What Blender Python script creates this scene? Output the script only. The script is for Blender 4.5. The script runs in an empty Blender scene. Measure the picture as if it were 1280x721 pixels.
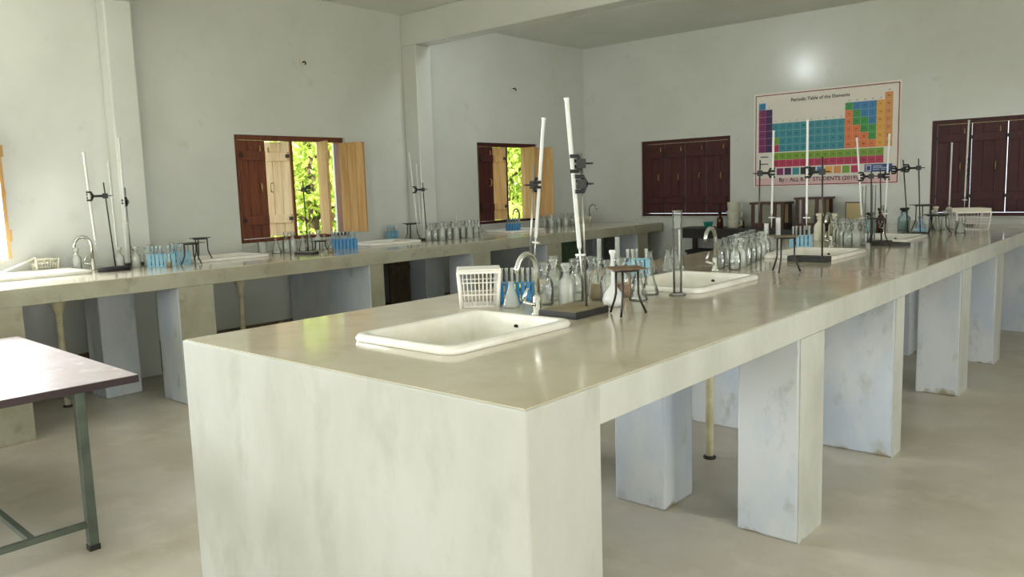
import bpy, math, random
from mathutils import Vector, Matrix
random.seed(7)
SC = bpy.context.scene
COL = SC.collection
R = math.radians

# ------------------------------------------------------------------ camera
cam_d = bpy.data.cameras.new('camera'); cam = bpy.data.objects.new('camera', cam_d); COL.objects.link(cam)
cam_d.sensor_width = 36.0; cam_d.sensor_fit = 'HORIZONTAL'; cam_d.lens = 28.0
cam_d.clip_start = 0.05; cam_d.clip_end = 200
_r = Vector((0.7561, 0.6538, -0.0309)); _f = Vector((-0.6519, 0.7479, -0.1249))
_f.normalize(); _r = (_r - _f * _r.dot(_f)).normalized(); _u = _r.cross(_f)
cam.matrix_world = Matrix(((_r.x, _u.x, -_f.x, 1.197), (_r.y, _u.y, -_f.y, -1.409), (_r.z, _u.z, -_f.z, 1.5), (0, 0, 0, 1)))
SC.camera = cam

# ------------------------------------------------------------------ world, sun, fill lamps, exposure
w = bpy.data.worlds.new('sky'); SC.world = w; w.use_nodes = True
bg = w.node_tree.nodes['Background']; bg.inputs[0].default_value = (0.80, 0.90, 1.0, 1); bg.inputs[1].default_value = 1.6
sd = bpy.data.lights.new('sun', 'SUN'); sd.energy = 9.0; sd.angle = R(1.0); sd.color = (1.0, 0.94, 0.82)
so = bpy.data.objects.new('sun', sd); COL.objects.link(so)
so.rotation_euler = Vector((-0.55, 0.25, -0.8)).to_track_quat('-Z', 'Y').to_euler()

def fill_light(name, loc, direction, sx, sy, power, color):
    d = bpy.data.lights.new(name, 'AREA'); d.shape = 'RECTANGLE'; d.size = sx; d.size_y = sy
    d.energy = power; d.color = color
    o = bpy.data.objects.new(name, d); COL.objects.link(o); o.location = loc
    o.rotation_euler = Vector(direction).to_track_quat('-Z', 'Z').to_euler()
    return o
# area lamps added outside window and door openings, far brighter than the sky
fill_light('fill_left_window', (-5.95, 0.0, 1.57), (1, 0, 0), 1.3, 1.02, 195, (0.88, 0.94, 1.0))
fill_light('fill_left_rear_window', (-5.95, -3.0, 1.57), (1, 0, 0), 1.3, 1.02, 165, (0.90, 0.96, 1.0))
fill_light('fill_doorway', (2.2, -4.95, 1.15), (0, 1, 0), 1.6, 2.1, 40, (1.0, 0.99, 0.96))
fill_light('fill_rear_window', (-2.2, -4.95, 1.57), (0, 1, 0), 1.4, 1.02, 35, (0.96, 0.98, 1.0))
for k, yy in enumerate((-2.6, 1.0, 4.6)):
    fill_light('fill_right_window', (4.95, yy, 1.57), (-1, 0, 0), 1.4, 1.02, (60, 60, 30)[k], (1.0, 0.99, 0.95))
SC.view_settings.view_transform = 'Standard'; SC.view_settings.look = 'None'
SC.view_settings.gamma = 1.0; SC.view_settings.use_curve_mapping = False
SC.view_settings.exposure = 0.98
SC.cycles.max_bounces = 10; SC.cycles.transparent_max_bounces = 24

# ------------------------------------------------------------------ materials
def lin(c):
    return tuple(((v / 255) / 12.92 if v / 255 <= 0.04045 else (((v / 255) + 0.055) / 1.055) ** 2.4) for v in c)
MATS = {}
def mat(name, rgb, rough=0.6, metal=0.0, spec=0.5, rgb2=None, scale=3.0, lo=0.4, hi=0.65, detail=6.0, bump=0.0, bscale=40.0,
        rgb3=None, scale3=12.0, lo3=0.55, hi3=0.7, coat=0.0, coat_rough=0.3, stretch=None, base_z=None, base_rgb=None, trans=0.0, rough2=None):
    m = bpy.data.materials.new(name); m.use_nodes = True; nt = m.node_tree; N = nt.nodes; L = nt.links
    b = N['Principled BSDF']
    c = lin(rgb) + (1,)
    b.inputs['Base Color'].default_value = c; b.inputs['Roughness'].default_value = rough
    b.inputs['Metallic'].default_value = metal; b.inputs['Specular IOR Level'].default_value = spec
    if coat: b.inputs['Coat Weight'].default_value = coat; b.inputs['Coat Roughness'].default_value = coat_rough
    if trans: b.inputs['Transmission Weight'].default_value = trans
    geo = None
    def pos():
        nonlocal geo
        if geo is None:
            g = N.new('ShaderNodeNewGeometry'); geo = g.outputs['Position']
            if stretch:
                mp = N.new('ShaderNodeMapping'); mp.inputs['Scale'].default_value = stretch
                L.new(geo, mp.inputs[0]); geo = mp.outputs[0]
        return geo
    def noise(s, det, a, bb):
        n = N.new('ShaderNodeTexNoise'); n.inputs['Scale'].default_value = s; n.inputs['Detail'].default_value = det
        n.inputs['Roughness'].default_value = 0.6
        L.new(pos(), n.inputs['Vector'])
        r = N.new('ShaderNodeMapRange'); r.inputs[1].default_value = a; r.inputs[2].default_value = bb
        L.new(n.outputs[0], r.inputs[0]); return r.outputs[0]
    cur = None
    def mixin(fac, colr):
        nonlocal cur
        mx = N.new('ShaderNodeMix'); mx.data_type = 'RGBA'
        L.new(fac, mx.inputs[0])
        if cur is None: mx.inputs[6].default_value = c
        else: L.new(cur, mx.inputs[6])
        mx.inputs[7].default_value = lin(colr) + (1,)
        cur = mx.outputs[2]
    if rgb2: mixin(noise(scale, detail, lo, hi), rgb2)
    if rgb3: mixin(noise(scale3, detail, lo3, hi3), rgb3)
    if base_z is not None:
        g = N.new('ShaderNodeNewGeometry'); s = N.new('ShaderNodeSeparateXYZ'); L.new(g.outputs['Position'], s.inputs[0])
        n = N.new('ShaderNodeTexNoise'); n.inputs['Scale'].default_value = 7; n.inputs['Detail'].default_value = 8
        L.new(g.outputs['Position'], n.inputs['Vector'])
        ma = N.new('ShaderNodeMath'); ma.operation = 'MULTIPLY_ADD'; L.new(n.outputs[0], ma.inputs[0]); ma.inputs[1].default_value = -0.22
        L.new(s.outputs[2], ma.inputs[2])
        r = N.new('ShaderNodeMapRange'); r.inputs[1].default_value = base_z - 0.11 - 0.012; r.inputs[2].default_value = base_z - 0.11 + 0.012
        r.inputs[3].default_value = 1; r.inputs[4].default_value = 0
        L.new(ma.outputs[0], r.inputs[0]); mixin(r.outputs[0], base_rgb)
    if cur is not None: L.new(cur, b.inputs['Base Color'])
    if rough2 is not None:
        rr = noise(scale * 1.7, 5, 0.4, 0.65)
        r = N.new('ShaderNodeMapRange'); r.inputs[3].default_value = rough; r.inputs[4].default_value = rough2
        L.new(rr, r.inputs[0]); L.new(r.outputs[0], b.inputs['Roughness'])
    if bump:
        n = N.new('ShaderNodeTexNoise'); n.inputs['Scale'].default_value = bscale; n.inputs['Detail'].default_value = 5
        L.new(pos(), n.inputs['Vector'])
        bp = N.new('ShaderNodeBump'); bp.inputs['Strength'].default_value = bump; bp.inputs['Distance'].default_value = 0.01
        L.new(n.outputs[0], bp.inputs['Height']); L.new(bp.outputs[0], b.inputs['Normal'])
    MATS[name] = m
    return m
def glass(name, tint=(0.95, 0.97, 0.95), dust=0.12, dust_col=(0.75, 0.78, 0.72), ior=1.45):
    m = bpy.data.materials.new(name); m.use_nodes = True; nt = m.node_tree; N = nt.nodes; L = nt.links
    N.remove(N['Principled BSDF']); out = N['Material Output']
    t = N.new('ShaderNodeBsdfTransparent'); t.inputs[0].default_value = tint + (1,)
    g = N.new('ShaderNodeBsdfGlossy'); g.inputs[0].default_value = (1, 1, 1, 1); g.inputs['Roughness'].default_value = 0.06
    d = N.new('ShaderNodeBsdfDiffuse'); d.inputs[0].default_value = dust_col + (1,)
    f = N.new('ShaderNodeFresnel'); f.inputs[0].default_value = ior
    m1 = N.new('ShaderNodeMixShader'); m1.inputs[0].default_value = dust; L.new(t.outputs[0], m1.inputs[1]); L.new(d.outputs[0], m1.inputs[2])
    m2 = N.new('ShaderNodeMixShader'); L.new(f.outputs[0], m2.inputs[0]); L.new(m1.outputs[0], m2.inputs[1]); L.new(g.outputs[0], m2.inputs[2])
    L.new(m2.outputs[0], out.inputs[0]); MATS[name] = m
    return m

mat('wall_paint', (203, 205, 196), 0.42, spec=0.4, coat=1.0, coat_rough=0.2, rgb2=(196, 198, 188), scale=1.3, rgb3=(187, 189, 178), scale3=5, lo3=0.62, hi3=0.8, bump=0.12, bscale=9)
mat('ceiling_paint', (222, 224, 216), 0.6, rgb2=(214, 216, 205), scale=0.9, bump=0.1, bscale=8)
mat('dado_cement', (128, 110, 84), 0.85, rgb2=(96, 80, 58), scale=4, rgb3=(150, 134, 108), scale3=9, bump=0.3, bscale=20)
mat('floor_cement', (196, 191, 178), 0.36, spec=0.45, rgb2=(174, 163, 142), scale=1.1, lo=0.36, hi=0.7, rgb3=(202, 195, 178), scale3=3.3, lo3=0.5, hi3=0.72, bump=0.25, bscale=7)
mat('counter', (190, 180, 156), 0.12, spec=0.5, coat=0.3, coat_rough=0.08, rgb2=(197, 188, 168), scale=1.6, rgb3=(181, 170, 144), scale3=6, lo3=0.5, hi3=0.75, rough2=0.2)
mat('whitewash', (188, 189, 180), 0.75, rgb2=(174, 175, 164), scale=2.6, rgb3=(164, 165, 153), scale3=5, lo3=0.52, hi3=0.85, bump=0.2, bscale=14, stretch=(1.3, 1.3, 0.7), base_z=-0.02, base_rgb=(150, 138, 112))
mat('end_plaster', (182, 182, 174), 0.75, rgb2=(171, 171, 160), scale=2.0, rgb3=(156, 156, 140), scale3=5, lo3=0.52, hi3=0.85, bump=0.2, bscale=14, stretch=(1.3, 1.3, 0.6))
mat('bluewash', (198, 201, 200), 0.75, rgb2=(180, 189, 198), scale=2.4, lo=0.42, hi=0.6, rgb3=(166, 170, 166), scale3=8, lo3=0.58, hi3=0.75, bump=0.22, bscale=14, stretch=(1.3, 1.3, 0.7), base_z=-0.012, base_rgb=(146, 134, 110))
mat('grey_render', (168, 166, 146), 0.8, rgb2=(150, 146, 122), scale=2.5, rgb3=(126, 124, 104), scale3=8, lo3=0.58, hi3=0.78, bump=0.22, bscale=14, base_z=-0.015, base_rgb=(146, 134, 110))
mat('ceramic', (232, 230, 220), 0.14, spec=0.6, rgb2=(222, 217, 202), scale=6)
mat('drain', (30, 28, 24), 0.5)
mat('chrome', (205, 206, 198), 0.16, metal=1.0)
mat('iron_black', (26, 25, 24), 0.5, rgb2=(40, 36, 30), scale=20)
mat('dusty_black', (128, 116, 86), 0.7, rgb2=(108, 98, 72), scale=9)
mat('steel_rod', (150, 148, 138), 0.3, metal=0.9)
mat('dark_rod', (70, 66, 60), 0.4, metal=0.6)
mat('clamp_metal', (30, 31, 31), 0.42, metal=0.3)
mat('boss_green', (120, 150, 136), 0.45)
mat('rust', (118, 92, 62), 0.8, rgb2=(88, 66, 44), scale=30)
mat('white_plastic', (238, 234, 224), 0.4)
mat('cream_plastic', (214, 210, 186), 0.45)
mat('blue_plastic', (36, 124, 178), 0.35)
mat('pale_blue_plastic', (126, 178, 200), 0.35)
mat('teal_plastic', (40, 138, 120), 0.35)
mat('pvc', (222, 214, 178), 0.45, rgb2=(200, 190, 150), scale=8)
mat('red_wood', (70, 20, 20), 0.55, rgb2=(54, 14, 15), scale=7, stretch=(4, 4, 0.6), bump=0.1, bscale=20)
mat('brown_wood', (116, 60, 34), 0.5, rgb2=(88, 44, 26), scale=6, stretch=(5, 5, 0.5), bump=0.12, bscale=20)
mat('bare_wood', (194, 156, 100), 0.55, rgb2=(172, 130, 76), scale=5, stretch=(6, 6, 0.4), bump=0.12, bscale=20)
mat('pale_wood', (222, 200, 164), 0.55, rgb2=(204, 176, 134), scale=5, stretch=(6, 6, 0.4), bump=0.12, bscale=20)
mat('case_wood', (82, 48, 36), 0.45, rgb2=(60, 34, 26), scale=12, stretch=(5, 5, 0.6))
mat('table_top', (170, 158, 156), 0.45, spec=0.25, rgb2=(160, 144, 138), scale=4, rgb3=(190, 180, 176), scale3=14)
mat('table_edge', (58, 42, 44), 0.4)
mat('green_steel', (92, 100, 88), 0.4, metal=0.2, rgb2=(78, 86, 75), scale=9)
mat('dark_top', (40, 38, 38), 0.4)
mat('dark_cloth', (34, 32, 36), 0.9)
mat('navy', (34, 36, 62), 0.7)
mat('green_paint', (88, 116, 80), 0.6, rgb2=(76, 102, 68), scale=5)
mat('brown_board', (84, 70, 46), 0.7, rgb2=(64, 52, 32), scale=9, stretch=(5, 5, 0.7))
mat('brown_glass', (70, 34, 18), 0.15)
mat('black_plastic', (24, 24, 26), 0.4)
mat('cardboard', (196, 178, 128), 0.7)
mat('amber_fill', (164, 112, 56), 0.4, rgb2=(140, 92, 44), scale=20)
mat('tan_fill', (176, 146, 98), 0.5)
mat('green_fill', (120, 172, 134), 0.3)
mat('paper', (226, 220, 208), 0.5)
mat('pink_paper', (222, 186, 184), 0.5)
mat('ink_red', (128, 22, 40), 0.5)
mat('ink', (44, 40, 46), 0.6)
mat('ink_white', (225, 226, 232), 0.6)
mat('bark', (92, 78, 58), 0.9, rgb2=(64, 54, 40), scale=9)
mat('grass_ground', (132, 146, 74), 0.9, rgb2=(164, 150, 104), scale=0.8)
mat('brass', (190, 170, 110), 0.3, metal=0.8)
mat('bakelite', (60, 52, 46), 0.4)
for nm, c in dict(c_purple=(128, 30, 96), c_violet=(64, 24, 84), c_teal=(46, 138, 152), c_blue=(52, 124, 176), c_green=(56, 146, 66), c_lime=(120, 160, 44),
                  c_pink=(184, 46, 84), c_orange=(222, 120, 62), c_amber=(224, 164, 66), c_tan=(214, 146, 78), c_black=(36, 34, 44), c_navy=(34, 66, 132)).items():
    mat(nm, c, 0.45)
glass('glass')
glass('glass_frosted', tint=(0.92, 0.94, 0.9), dust=0.68, dust_col=(0.9, 0.91, 0.87))
glass('glass_milky', tint=(0.92, 0.94, 0.9), dust=0.35, dust_col=(0.8, 0.82, 0.76))
glass('glass_blue', tint=(0.8, 0.9, 0.95), dust=0.28, dust_col=(0.62, 0.76, 0.8))
m = bpy.data.materials.new('leaf'); m.use_nodes = True; N = m.node_tree.nodes; L = m.node_tree.links
b = N['Principled BSDF']; b.inputs['Roughness'].default_value = 0.6
oi = N.new('ShaderNodeTexNoise'); oi.inputs['Scale'].default_value = 4; gg = N.new('ShaderNodeNewGeometry'); L.new(gg.outputs['Position'], oi.inputs['Vector'])
rp = N.new('ShaderNodeValToRGB'); rp.color_ramp.elements[0].color = lin((140, 174, 60)) + (1,); rp.color_ramp.elements[1].color = lin((222, 228, 130)) + (1,)
rp.color_ramp.elements[0].position = 0.35; rp.color_ramp.elements[1].position = 0.65
L.new(oi.outputs[0], rp.inputs[0]); L.new(rp.outputs[0], b.inputs['Base Color'])
tl = N.new('ShaderNodeBsdfTranslucent'); L.new(rp.outputs[0], tl.inputs[0])
mxs = N.new('ShaderNodeMixShader'); mxs.inputs[0].default_value = 0.4; L.new(b.outputs[0], mxs.inputs[1]); L.new(tl.outputs[0], mxs.inputs[2])
L.new(mxs.outputs[0], N['Material Output'].inputs[0]); MATS['leaf'] = m
m = bpy.data.materials.new('lamp_glow'); m.use_nodes = True; N = m.node_tree.nodes
N['Principled BSDF'].inputs['Emission Color'].default_value = (0.9, 0.96, 1, 1); N['Principled BSDF'].inputs['Emission Strength'].default_value = 300
MATS['lamp_glow'] = m

# ------------------------------------------------------------------ mesh helpers
class MB:
    def __init__(s): s.v = []; s.f = []; s.s = []; s.m = []; s.mi = 0
    def face(s, idx, smooth=False): s.f.append(tuple(idx)); s.s.append(smooth); s.m.append(s.mi)
    def box(s, x0, x1, y0, y1, z0, z1, M=None):
        n = len(s.v)
        for z in (z0, z1):
            for x, y in ((x0, y0), (x1, y0), (x1, y1), (x0, y1)):
                p = Vector((x, y, z)); s.v.append(tuple(M @ p) if M else tuple(p))
        for q in ((3, 2, 1, 0), (4, 5, 6, 7), (0, 1, 5, 4), (1, 2, 6, 5), (2, 3, 7, 6), (3, 0, 4, 7)): s.face([n + i for i in q])
        return s
    def cyl(s, p0, p1, r0, r1=None, seg=12, caps=True):
        r1 = r0 if r1 is None else r1
        p0 = Vector(p0); p1 = Vector(p1); d = (p1 - p0).normalized()
        a = d.orthogonal().normalized(); bb = d.cross(a); n = len(s.v)
        for p, r in ((p0, r0), (p1, r1)):
            for i in range(seg):
                t = 2 * math.pi * i / seg; s.v.append(tuple(p + (a * math.cos(t) + bb * math.sin(t)) * r))
        for i in range(seg): j = (i + 1) % seg; s.face((n + i, n + j, n + seg + j, n + seg + i), True)
        if caps: s.face([n + i for i in range(seg)][::-1]); s.face([n + seg + i for i in range(seg)])
        return s
    def tube(s, pts, r, seg=8, caps=True):
        pts = [Vector(p) for p in pts]; n0 = len(s.v); k = len(pts)
        rs = r if isinstance(r, (list, tuple)) else [r] * k
        prev = None
        for i, p in enumerate(pts):
            d = ((pts[min(i + 1, k - 1)] - pts[max(i - 1, 0)])).normalized()
            if prev is None: a = d.orthogonal().normalized()
            else: a = (prev - d * prev.dot(d)).normalized()
            prev = a; bb = d.cross(a)
            for q in range(seg):
                t = 2 * math.pi * q / seg; s.v.append(tuple(p + (a * math.cos(t) + bb * math.sin(t)) * rs[i]))
        for i in range(k - 1):
            for q in range(seg):
                j = (q + 1) % seg; a0 = n0 + i * seg; s.face((a0 + q, a0 + j, a0 + seg + j, a0 + seg + q), True)
        if caps: s.face([n0 + q for q in range(seg)][::-1]); s.face([n0 + (k - 1) * seg + q for q in range(seg)])
        return s
    def lathe(s, prof, c=(0, 0, 0), seg=16, cap0=True, cap1=True):
        n0 = len(s.v)
        for r, z in prof:
            for q in range(seg):
                t = 2 * math.pi * q / seg; s.v.append((c[0] + r * math.cos(t), c[1] + r * math.sin(t), c[2] + z))
        for i in range(len(prof) - 1):
            for q in range(seg):
                j = (q + 1) % seg; a0 = n0 + i * seg; s.face((a0 + q, a0 + j, a0 + seg + j, a0 + seg + q), True)
        if cap0: s.face([n0 + q for q in range(seg)][::-1])
        if cap1: s.face([n0 + (len(prof) - 1) * seg + q for q in range(seg)])
        return s
    def loops(s, rings, close0=False, close1=False, smooth=True):
        n0 = len(s.v); k = len(rings[0])
        for rg in rings: s.v += [tuple(p) for p in rg]
        for i in range(len(rings) - 1):
            for q in range(k):
                j = (q + 1) % k; a = n0 + i * k; s.face((a + q, a + j, a + k + j, a + k + q), smooth)
        if close0: s.face([n0 + q for q in range(k)][::-1])
        if close1: s.face([n0 + (len(rings) - 1) * k + q for q in range(k)])
        return s
    def holed(s, us, vs, holes, t0, t1, conv):
        """slab over the cuts us x vs with rectangular holes; conv(u, v, t) -> point"""
        us = sorted(set(us)); vs = sorted(set(vs))
        def solid(i, j):
            if not (0 <= i < len(us) - 1 and 0 <= j < len(vs) - 1): return False
            cu = (us[i] + us[i + 1]) / 2; cv = (vs[j] + vs[j + 1]) / 2
            return not any(h[0] < cu < h[1] and h[2] < cv < h[3] for h in holes)
        def q(*pts):
            n = len(s.v); s.v += [tuple(conv(*p)) for p in pts]; s.face(range(n, n + 4))
        for i in range(len(us) - 1):
            for j in range(len(vs) - 1):
                if not solid(i, j): continue
                a, bb, c, d = us[i], us[i + 1], vs[j], vs[j + 1]
                q((a, c, t1), (bb, c, t1), (bb, d, t1), (a, d, t1)); q((a, d, t0), (bb, d, t0), (bb, c, t0), (a, c, t0))
                if not solid(i - 1, j): q((a, c, t0), (a, c, t1), (a, d, t1), (a, d, t0))
                if not solid(i + 1, j): q((bb, d, t0), (bb, d, t1), (bb, c, t1), (bb, c, t0))
                if not solid(i, j - 1): q((bb, c, t0), (bb, c, t1), (a, c, t1), (a, c, t0))
                if not solid(i, j + 1): q((a, d, t0), (a, d, t1), (bb, d, t1), (bb, d, t0))
        return s
    def build(s, name, mats, parent=None, loc=None, bevel=0.0):
        me = bpy.data.meshes.new(name); me.from_pydata(s.v, [], s.f)
        for mm in (mats if isinstance(mats, (list, tuple)) else [mats]): me.materials.append(MATS[mm])
        for p, sm, mi in zip(me.polygons, s.s, s.m): p.use_smooth = sm; p.material_index = mi
        me.update()
        o = bpy.data.objects.new(name, me); COL.objects.link(o)
        if parent: o.parent = parent
        if loc: o.location = loc
        if bevel:
            bv = o.modifiers.new('bevel', 'BEVEL'); bv.width = bevel; bv.segments = 2; bv.limit_method = 'ANGLE'
        return o
def tag(o, label=None, cat=None, group=None, kind=None):
    if label: o['label'] = label
    if cat: o['category'] = cat
    if group: o['group'] = group
    if kind: o['kind'] = kind
    return o
def thing(name, label, cat, loc=(0, 0, 0), rotz=0.0, group=None, kind=None):
    o = bpy.data.objects.new(name, None); COL.objects.link(o); o.location = loc; o.rotation_euler = (0, 0, rotz)
    o.empty_display_size = 0.1
    return tag(o, label, cat, group, kind)
def clone(root, loc, rotz=0.0, label=None, group=None, scale=None):
    r = root.copy(); COL.objects.link(r); r.location = loc; r.rotation_euler = (0, 0, rotz)
    if scale: r.scale = (scale, scale, scale)
    if label: r['label'] = label
    if group: r['group'] = group
    def kids(src, dst):
        for ch in list(src.children):
            c = ch.copy(); COL.objects.link(c); c.parent = dst; kids(ch, c)
    kids(root, r)
    return r
def struct(name, mb, m, parent=None, label=None, bevel=0.0):
    o = mb.build(name, m, parent, bevel=bevel)
    if parent is None: tag(o, label, None, None, 'structure')
    return o

# ------------------------------------------------------------------ room shell
LX, RX, BY, FY, CZ = -5.65, 4.65, 8.14, -4.65, 3.43      # left, right, back, front (behind the camera), ceiling
SILL, HEAD, WT = 1.06, 2.075, 0.22
struct('floor', MB().box(LX - WT, RX + WT, FY - WT, BY + WT, -0.15, 0.0), 'floor_cement', label='dusty grey-brown cement floor of the laboratory')
struct('ceiling', MB().box(LX - 0.6, RX + 0.6, FY - 0.6, BY + 0.6, CZ, CZ + 0.15), 'ceiling_paint', label='white painted ceiling slab')
LW = [(-0.70, 0.585), (2.59, 3.85), (5.87, 7.05), (-3.65, -2.35)]
def wall_x(name, x0, x1, holes, label):
    hs = [(a, b_, SILL, HEAD) for a, b_ in holes]
    us = [FY - WT, BY + WT] + [v for h in hs for v in h[:2]]
    struct(name, MB().holed(us, [0, SILL, HEAD, CZ], hs, x0, x1, lambda u, v, t: (t, u, v)), 'wall_paint', label=label)
def wall_y(name, y0, y1, hs, label):
    us = [LX, RX] + [v for h in hs for v in h[:2]]; vs = [0, CZ] + [v for h in hs for v in h[2:]]
    struct(name, MB().holed(us, vs, hs, y0, y1, lambda u, v, t: (u, -t, v)), 'wall_paint', label=label)
wall_x('wall_left', LX - WT, LX, LW, 'off-white left wall with the open wooden shutters')
wall_x('wall_right', RX, RX + WT, [(-3.3, -1.9), (0.3, 1.7), (3.9, 5.3)], 'off-white right wall with open windows')
BW = [(-4.70, -3.39), (-1.07, 0.33)]
wall_y('wall_back', -BY - WT, -BY, [(a, b_, SILL, HEAD) for a, b_ in BW], 'off-white back wall carrying the periodic table chart')
wall_y('wall_front', -FY, -FY + WT, [(-2.9, -1.5, SILL, HEAD), (1.4, 3.0, 0.0, 2.2)], 'off-white wall with the doorway')
struct('baseboard_left', MB().box(LX, LX + 0.025, FY, BY, 0.0, 0.275), 'dado_cement', label='bare brown cement skirting along the left wall')
struct('baseboard_back', MB().box(LX + 0.03, RX, BY - 0.025, BY, 0.0, 0.275), 'dado_cement', label='bare brown cement skirting along the back wall')
struct('trim_1', MB().box(LX, -5.50, 1.45, 1.67, 0.0, CZ), 'wall_paint', label='shallow painted pilaster on the left wall', bevel=0.012)
struct('trim_2', MB().box(LX, -5.42, 4.70, 4.92, 0.0, 3.09), 'wall_paint', label='painted pilaster under the ceiling beam', bevel=0.012)
struct('trim_3', MB().box(LX, RX, 4.70, 4.92, 3.09, CZ), 'wall_paint', label='painted concrete ceiling beam crossing the room', bevel=0.012)
struct('trim_4', MB().box(LX, RX, 1.45, 1.67, 3.09, CZ), 'wall_paint', label='painted concrete ceiling beam near the camera', bevel=0.012)
struct('ground', MB().box(-40, 40, -40, 40, -0.45, -0.30), 'grass_ground', label='grassy ground outside the building')

# ------------------------------------------------------------------ windows with plank shutters
def shutter(win, width, height, m_in, m_out, battens=True, planks=3):
    """leaf hinged at local x=0, reaching to x=width; local -y is its room face; returns mesh object"""
    core = MB().box(0.002, width - 0.002, -0.004, 0.004, 0.003, height - 0.003).build('shutter', m_out, win)
    pw = width / planks
    for k in range(planks):
        MB().box(k * pw + 0.002, (k + 1) * pw - 0.002, -0.014, -0.004, 0, height).build('plank', m_in, core)
        MB().box(k * pw + 0.002, (k + 1) * pw - 0.002, 0.004, 0.014, 0, height).build('plank', m_out, core)
    if battens:
        for z in (0.14, 0.80):
            MB().box(0.012, width - 0.012, -0.036, -0.014, z * height, z * height + 0.085).build('batten', m_in, core, bevel=0.003)
            MB().box(-0.012, 0.03, -0.040, -0.034, z * height + 0.025, z * height + 0.06).build('hinge', 'iron_black', core)
        MB().tube([(width * 0.72, -0.016, height * 0.47), (width * 0.72, -0.045, height * 0.48), (width * 0.72, -0.05, height * 0.52), (width * 0.72, -0.045, height * 0.56), (width * 0.72, -0.016, height * 0.57)], 0.006, 6).build('handle', 'brass', core)
        MB().cyl((width * 0.8, -0.02, height * 0.86), (width * 0.8, -0.02, height * 0.95), 0.006, seg=6).build('bolt', 'brass', core)
    return core
def window_left(n, y0, y1, label, angles, mats):
    """angles of the four leaves, positive = swung into the room; leaf 1 hangs on the near jamb, the others on their far side"""
    win = thing('window_%d' % n, label, None, (LX, (y0 + y1) / 2, SILL), kind='structure')
    h = HEAD - SILL; hw = (y1 - y0) / 2; ft = 0.045; x0, x1 = -0.13, -0.03
    fm = MB().box(x0, x1, -hw, hw, h - ft, h).box(x0, x1, -hw, hw, 0, ft * 0.7).box(x0, x1, -hw, -hw + ft, ft * 0.7, h - ft).box(x0, x1, hw - ft, hw, ft * 0.7, h - ft)
    fm.build('window_frame', mats[0], win)
    MB().box(x0 + 0.02, x1 - 0.01, -0.02, 0.02, ft * 0.7, h - ft).build('mullion', mats[0], win)
    MB().box(-WT, 0.025, -hw, hw, -0.03, 0.0).build('window_sill', 'whitewash', win)
    lw = (hw * 2 - ft * 2 - 0.03) / 4; lh = h - ft * 1.7 - 0.012
    hy = [-hw + ft, -0.02, hw / 2, hw - ft]
    for k in range(4):
        if angles[k] is None: continue
        a = R(angles[k])
        s = shutter(win, lw, lh, mats[1 + k], mats[5 + k] if len(mats) > 5 else 'bare_wood', battens=True)
        s.location = (x1 + 0.0, hy[k], ft * 0.7 + 0.006)
        if k == 0:
            # local +x -> +y, local -y -> +x (room)
            s.rotation_euler = (0, 0, R(90) - a)
        else:
            # hinge on the far side: local +x -> -y; room face must be +x, so mirror the leaf
            s.scale = (1, -1, 1); s.rotation_euler = (0, 0, R(-90) + a)
    return win
P1 = ['brown_wood', 'brown_wood', 'pale_wood', 'bare_wood', 'bare_wood', 'bare_wood', 'bare_wood', 'bare_wood', 'bare_wood']
P2 = ['red_wood', 'red_wood', 'bare_wood', 'bare_wood', 'bare_wood', 'bare_wood', 'bare_wood', 'bare_wood', 'bare_wood']
window_left(1, LW[1][0], LW[1][1], 'nearer open shutter window on the left wall with green foliage outside', (-2, -62, 72, 112), P1)
window_left(2, LW[2][0], LW[2][1], 'farther open shutter window on the left wall with yellow shutter leaves', (-2, -56, 82, 118), P2)
window_left(3, LW[0][0], LW[0][1], 'left-hand window cut by the photo edge with a shutter swung inward', (None, None, None, 97), P1)
def window_back(n, x0, x1, label):
    win = thing('window_%d' % n, label, None, ((x0 + x1) / 2, BY, SILL), kind='structure')
    h = HEAD - SILL; hw = (x1 - x0) / 2; ft = 0.045; y0, y1 = 0.03, 0.13
    MB().box(-hw, hw, y0, y1, h - ft, h).box(-hw, hw, y0, y1, 0, ft * 0.7).box(-hw, -hw + ft, y0, y1, ft * 0.7, h - ft).box(hw - ft, hw, y0, y1, ft * 0.7, h - ft).build('window_frame', 'red_wood', win)
    MB().box(-hw, hw, -0.02, WT, -0.03, 0.0).build('window_sill', 'whitewash', win)
    lw = (hw * 2 - ft * 2 - 0.016) / 4; gaps = (0.003, 0.006, 0.010, 0.013)
    for k in range(4):
        s = shutter(win, lw, h - ft * 1.7 - 0.010, 'red_wood', 'red_wood')
        s.location = (-hw + ft + k * lw + gaps[k], y0 + 0.02, ft * 0.7 + 0.006)
    return win
window_back(4, BW[0][0], BW[0][1], 'closed dark red shutter window left of the periodic table')
window_back(5, BW[1][0], BW[1][1], 'closed dark red shutter window right of the periodic table')
def frame_only(n, c, axis, hw, h, z, label):
    win = thing('window_%d' % n, label, None, (c[0], c[1], z), kind='structure')
    ft = 0.05
    bx = [(-hw, hw, h - ft, h), (-hw, hw, 0, ft), (-hw, -hw + ft, ft, h - ft), (hw - ft, hw, ft, h - ft), (-0.02, 0.02, ft, h - ft)]
    m_ = MB()
    for a, b_, z0, z1 in bx:
        if axis == 'x': m_.box(-0.04, 0.04, a, b_, z0, z1)
        else: m_.box(a, b_, -0.04, 0.04, z0, z1)
    m_.build('window_frame', 'brown_wood', win)
for k, (a, b_) in enumerate([(-3.3, -1.9), (0.3, 1.7), (3.9, 5.3)]):
    frame_only(6 + k, (RX + 0.1, (a + b_) / 2), 'x', (b_ - a) / 2, HEAD - SILL, SILL, 'open window in the right wall')
frame_only(9, (-2.2, FY - 0.1), 'y', 0.7, HEAD - SILL, SILL, 'open window in the wall behind the camera')
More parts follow.
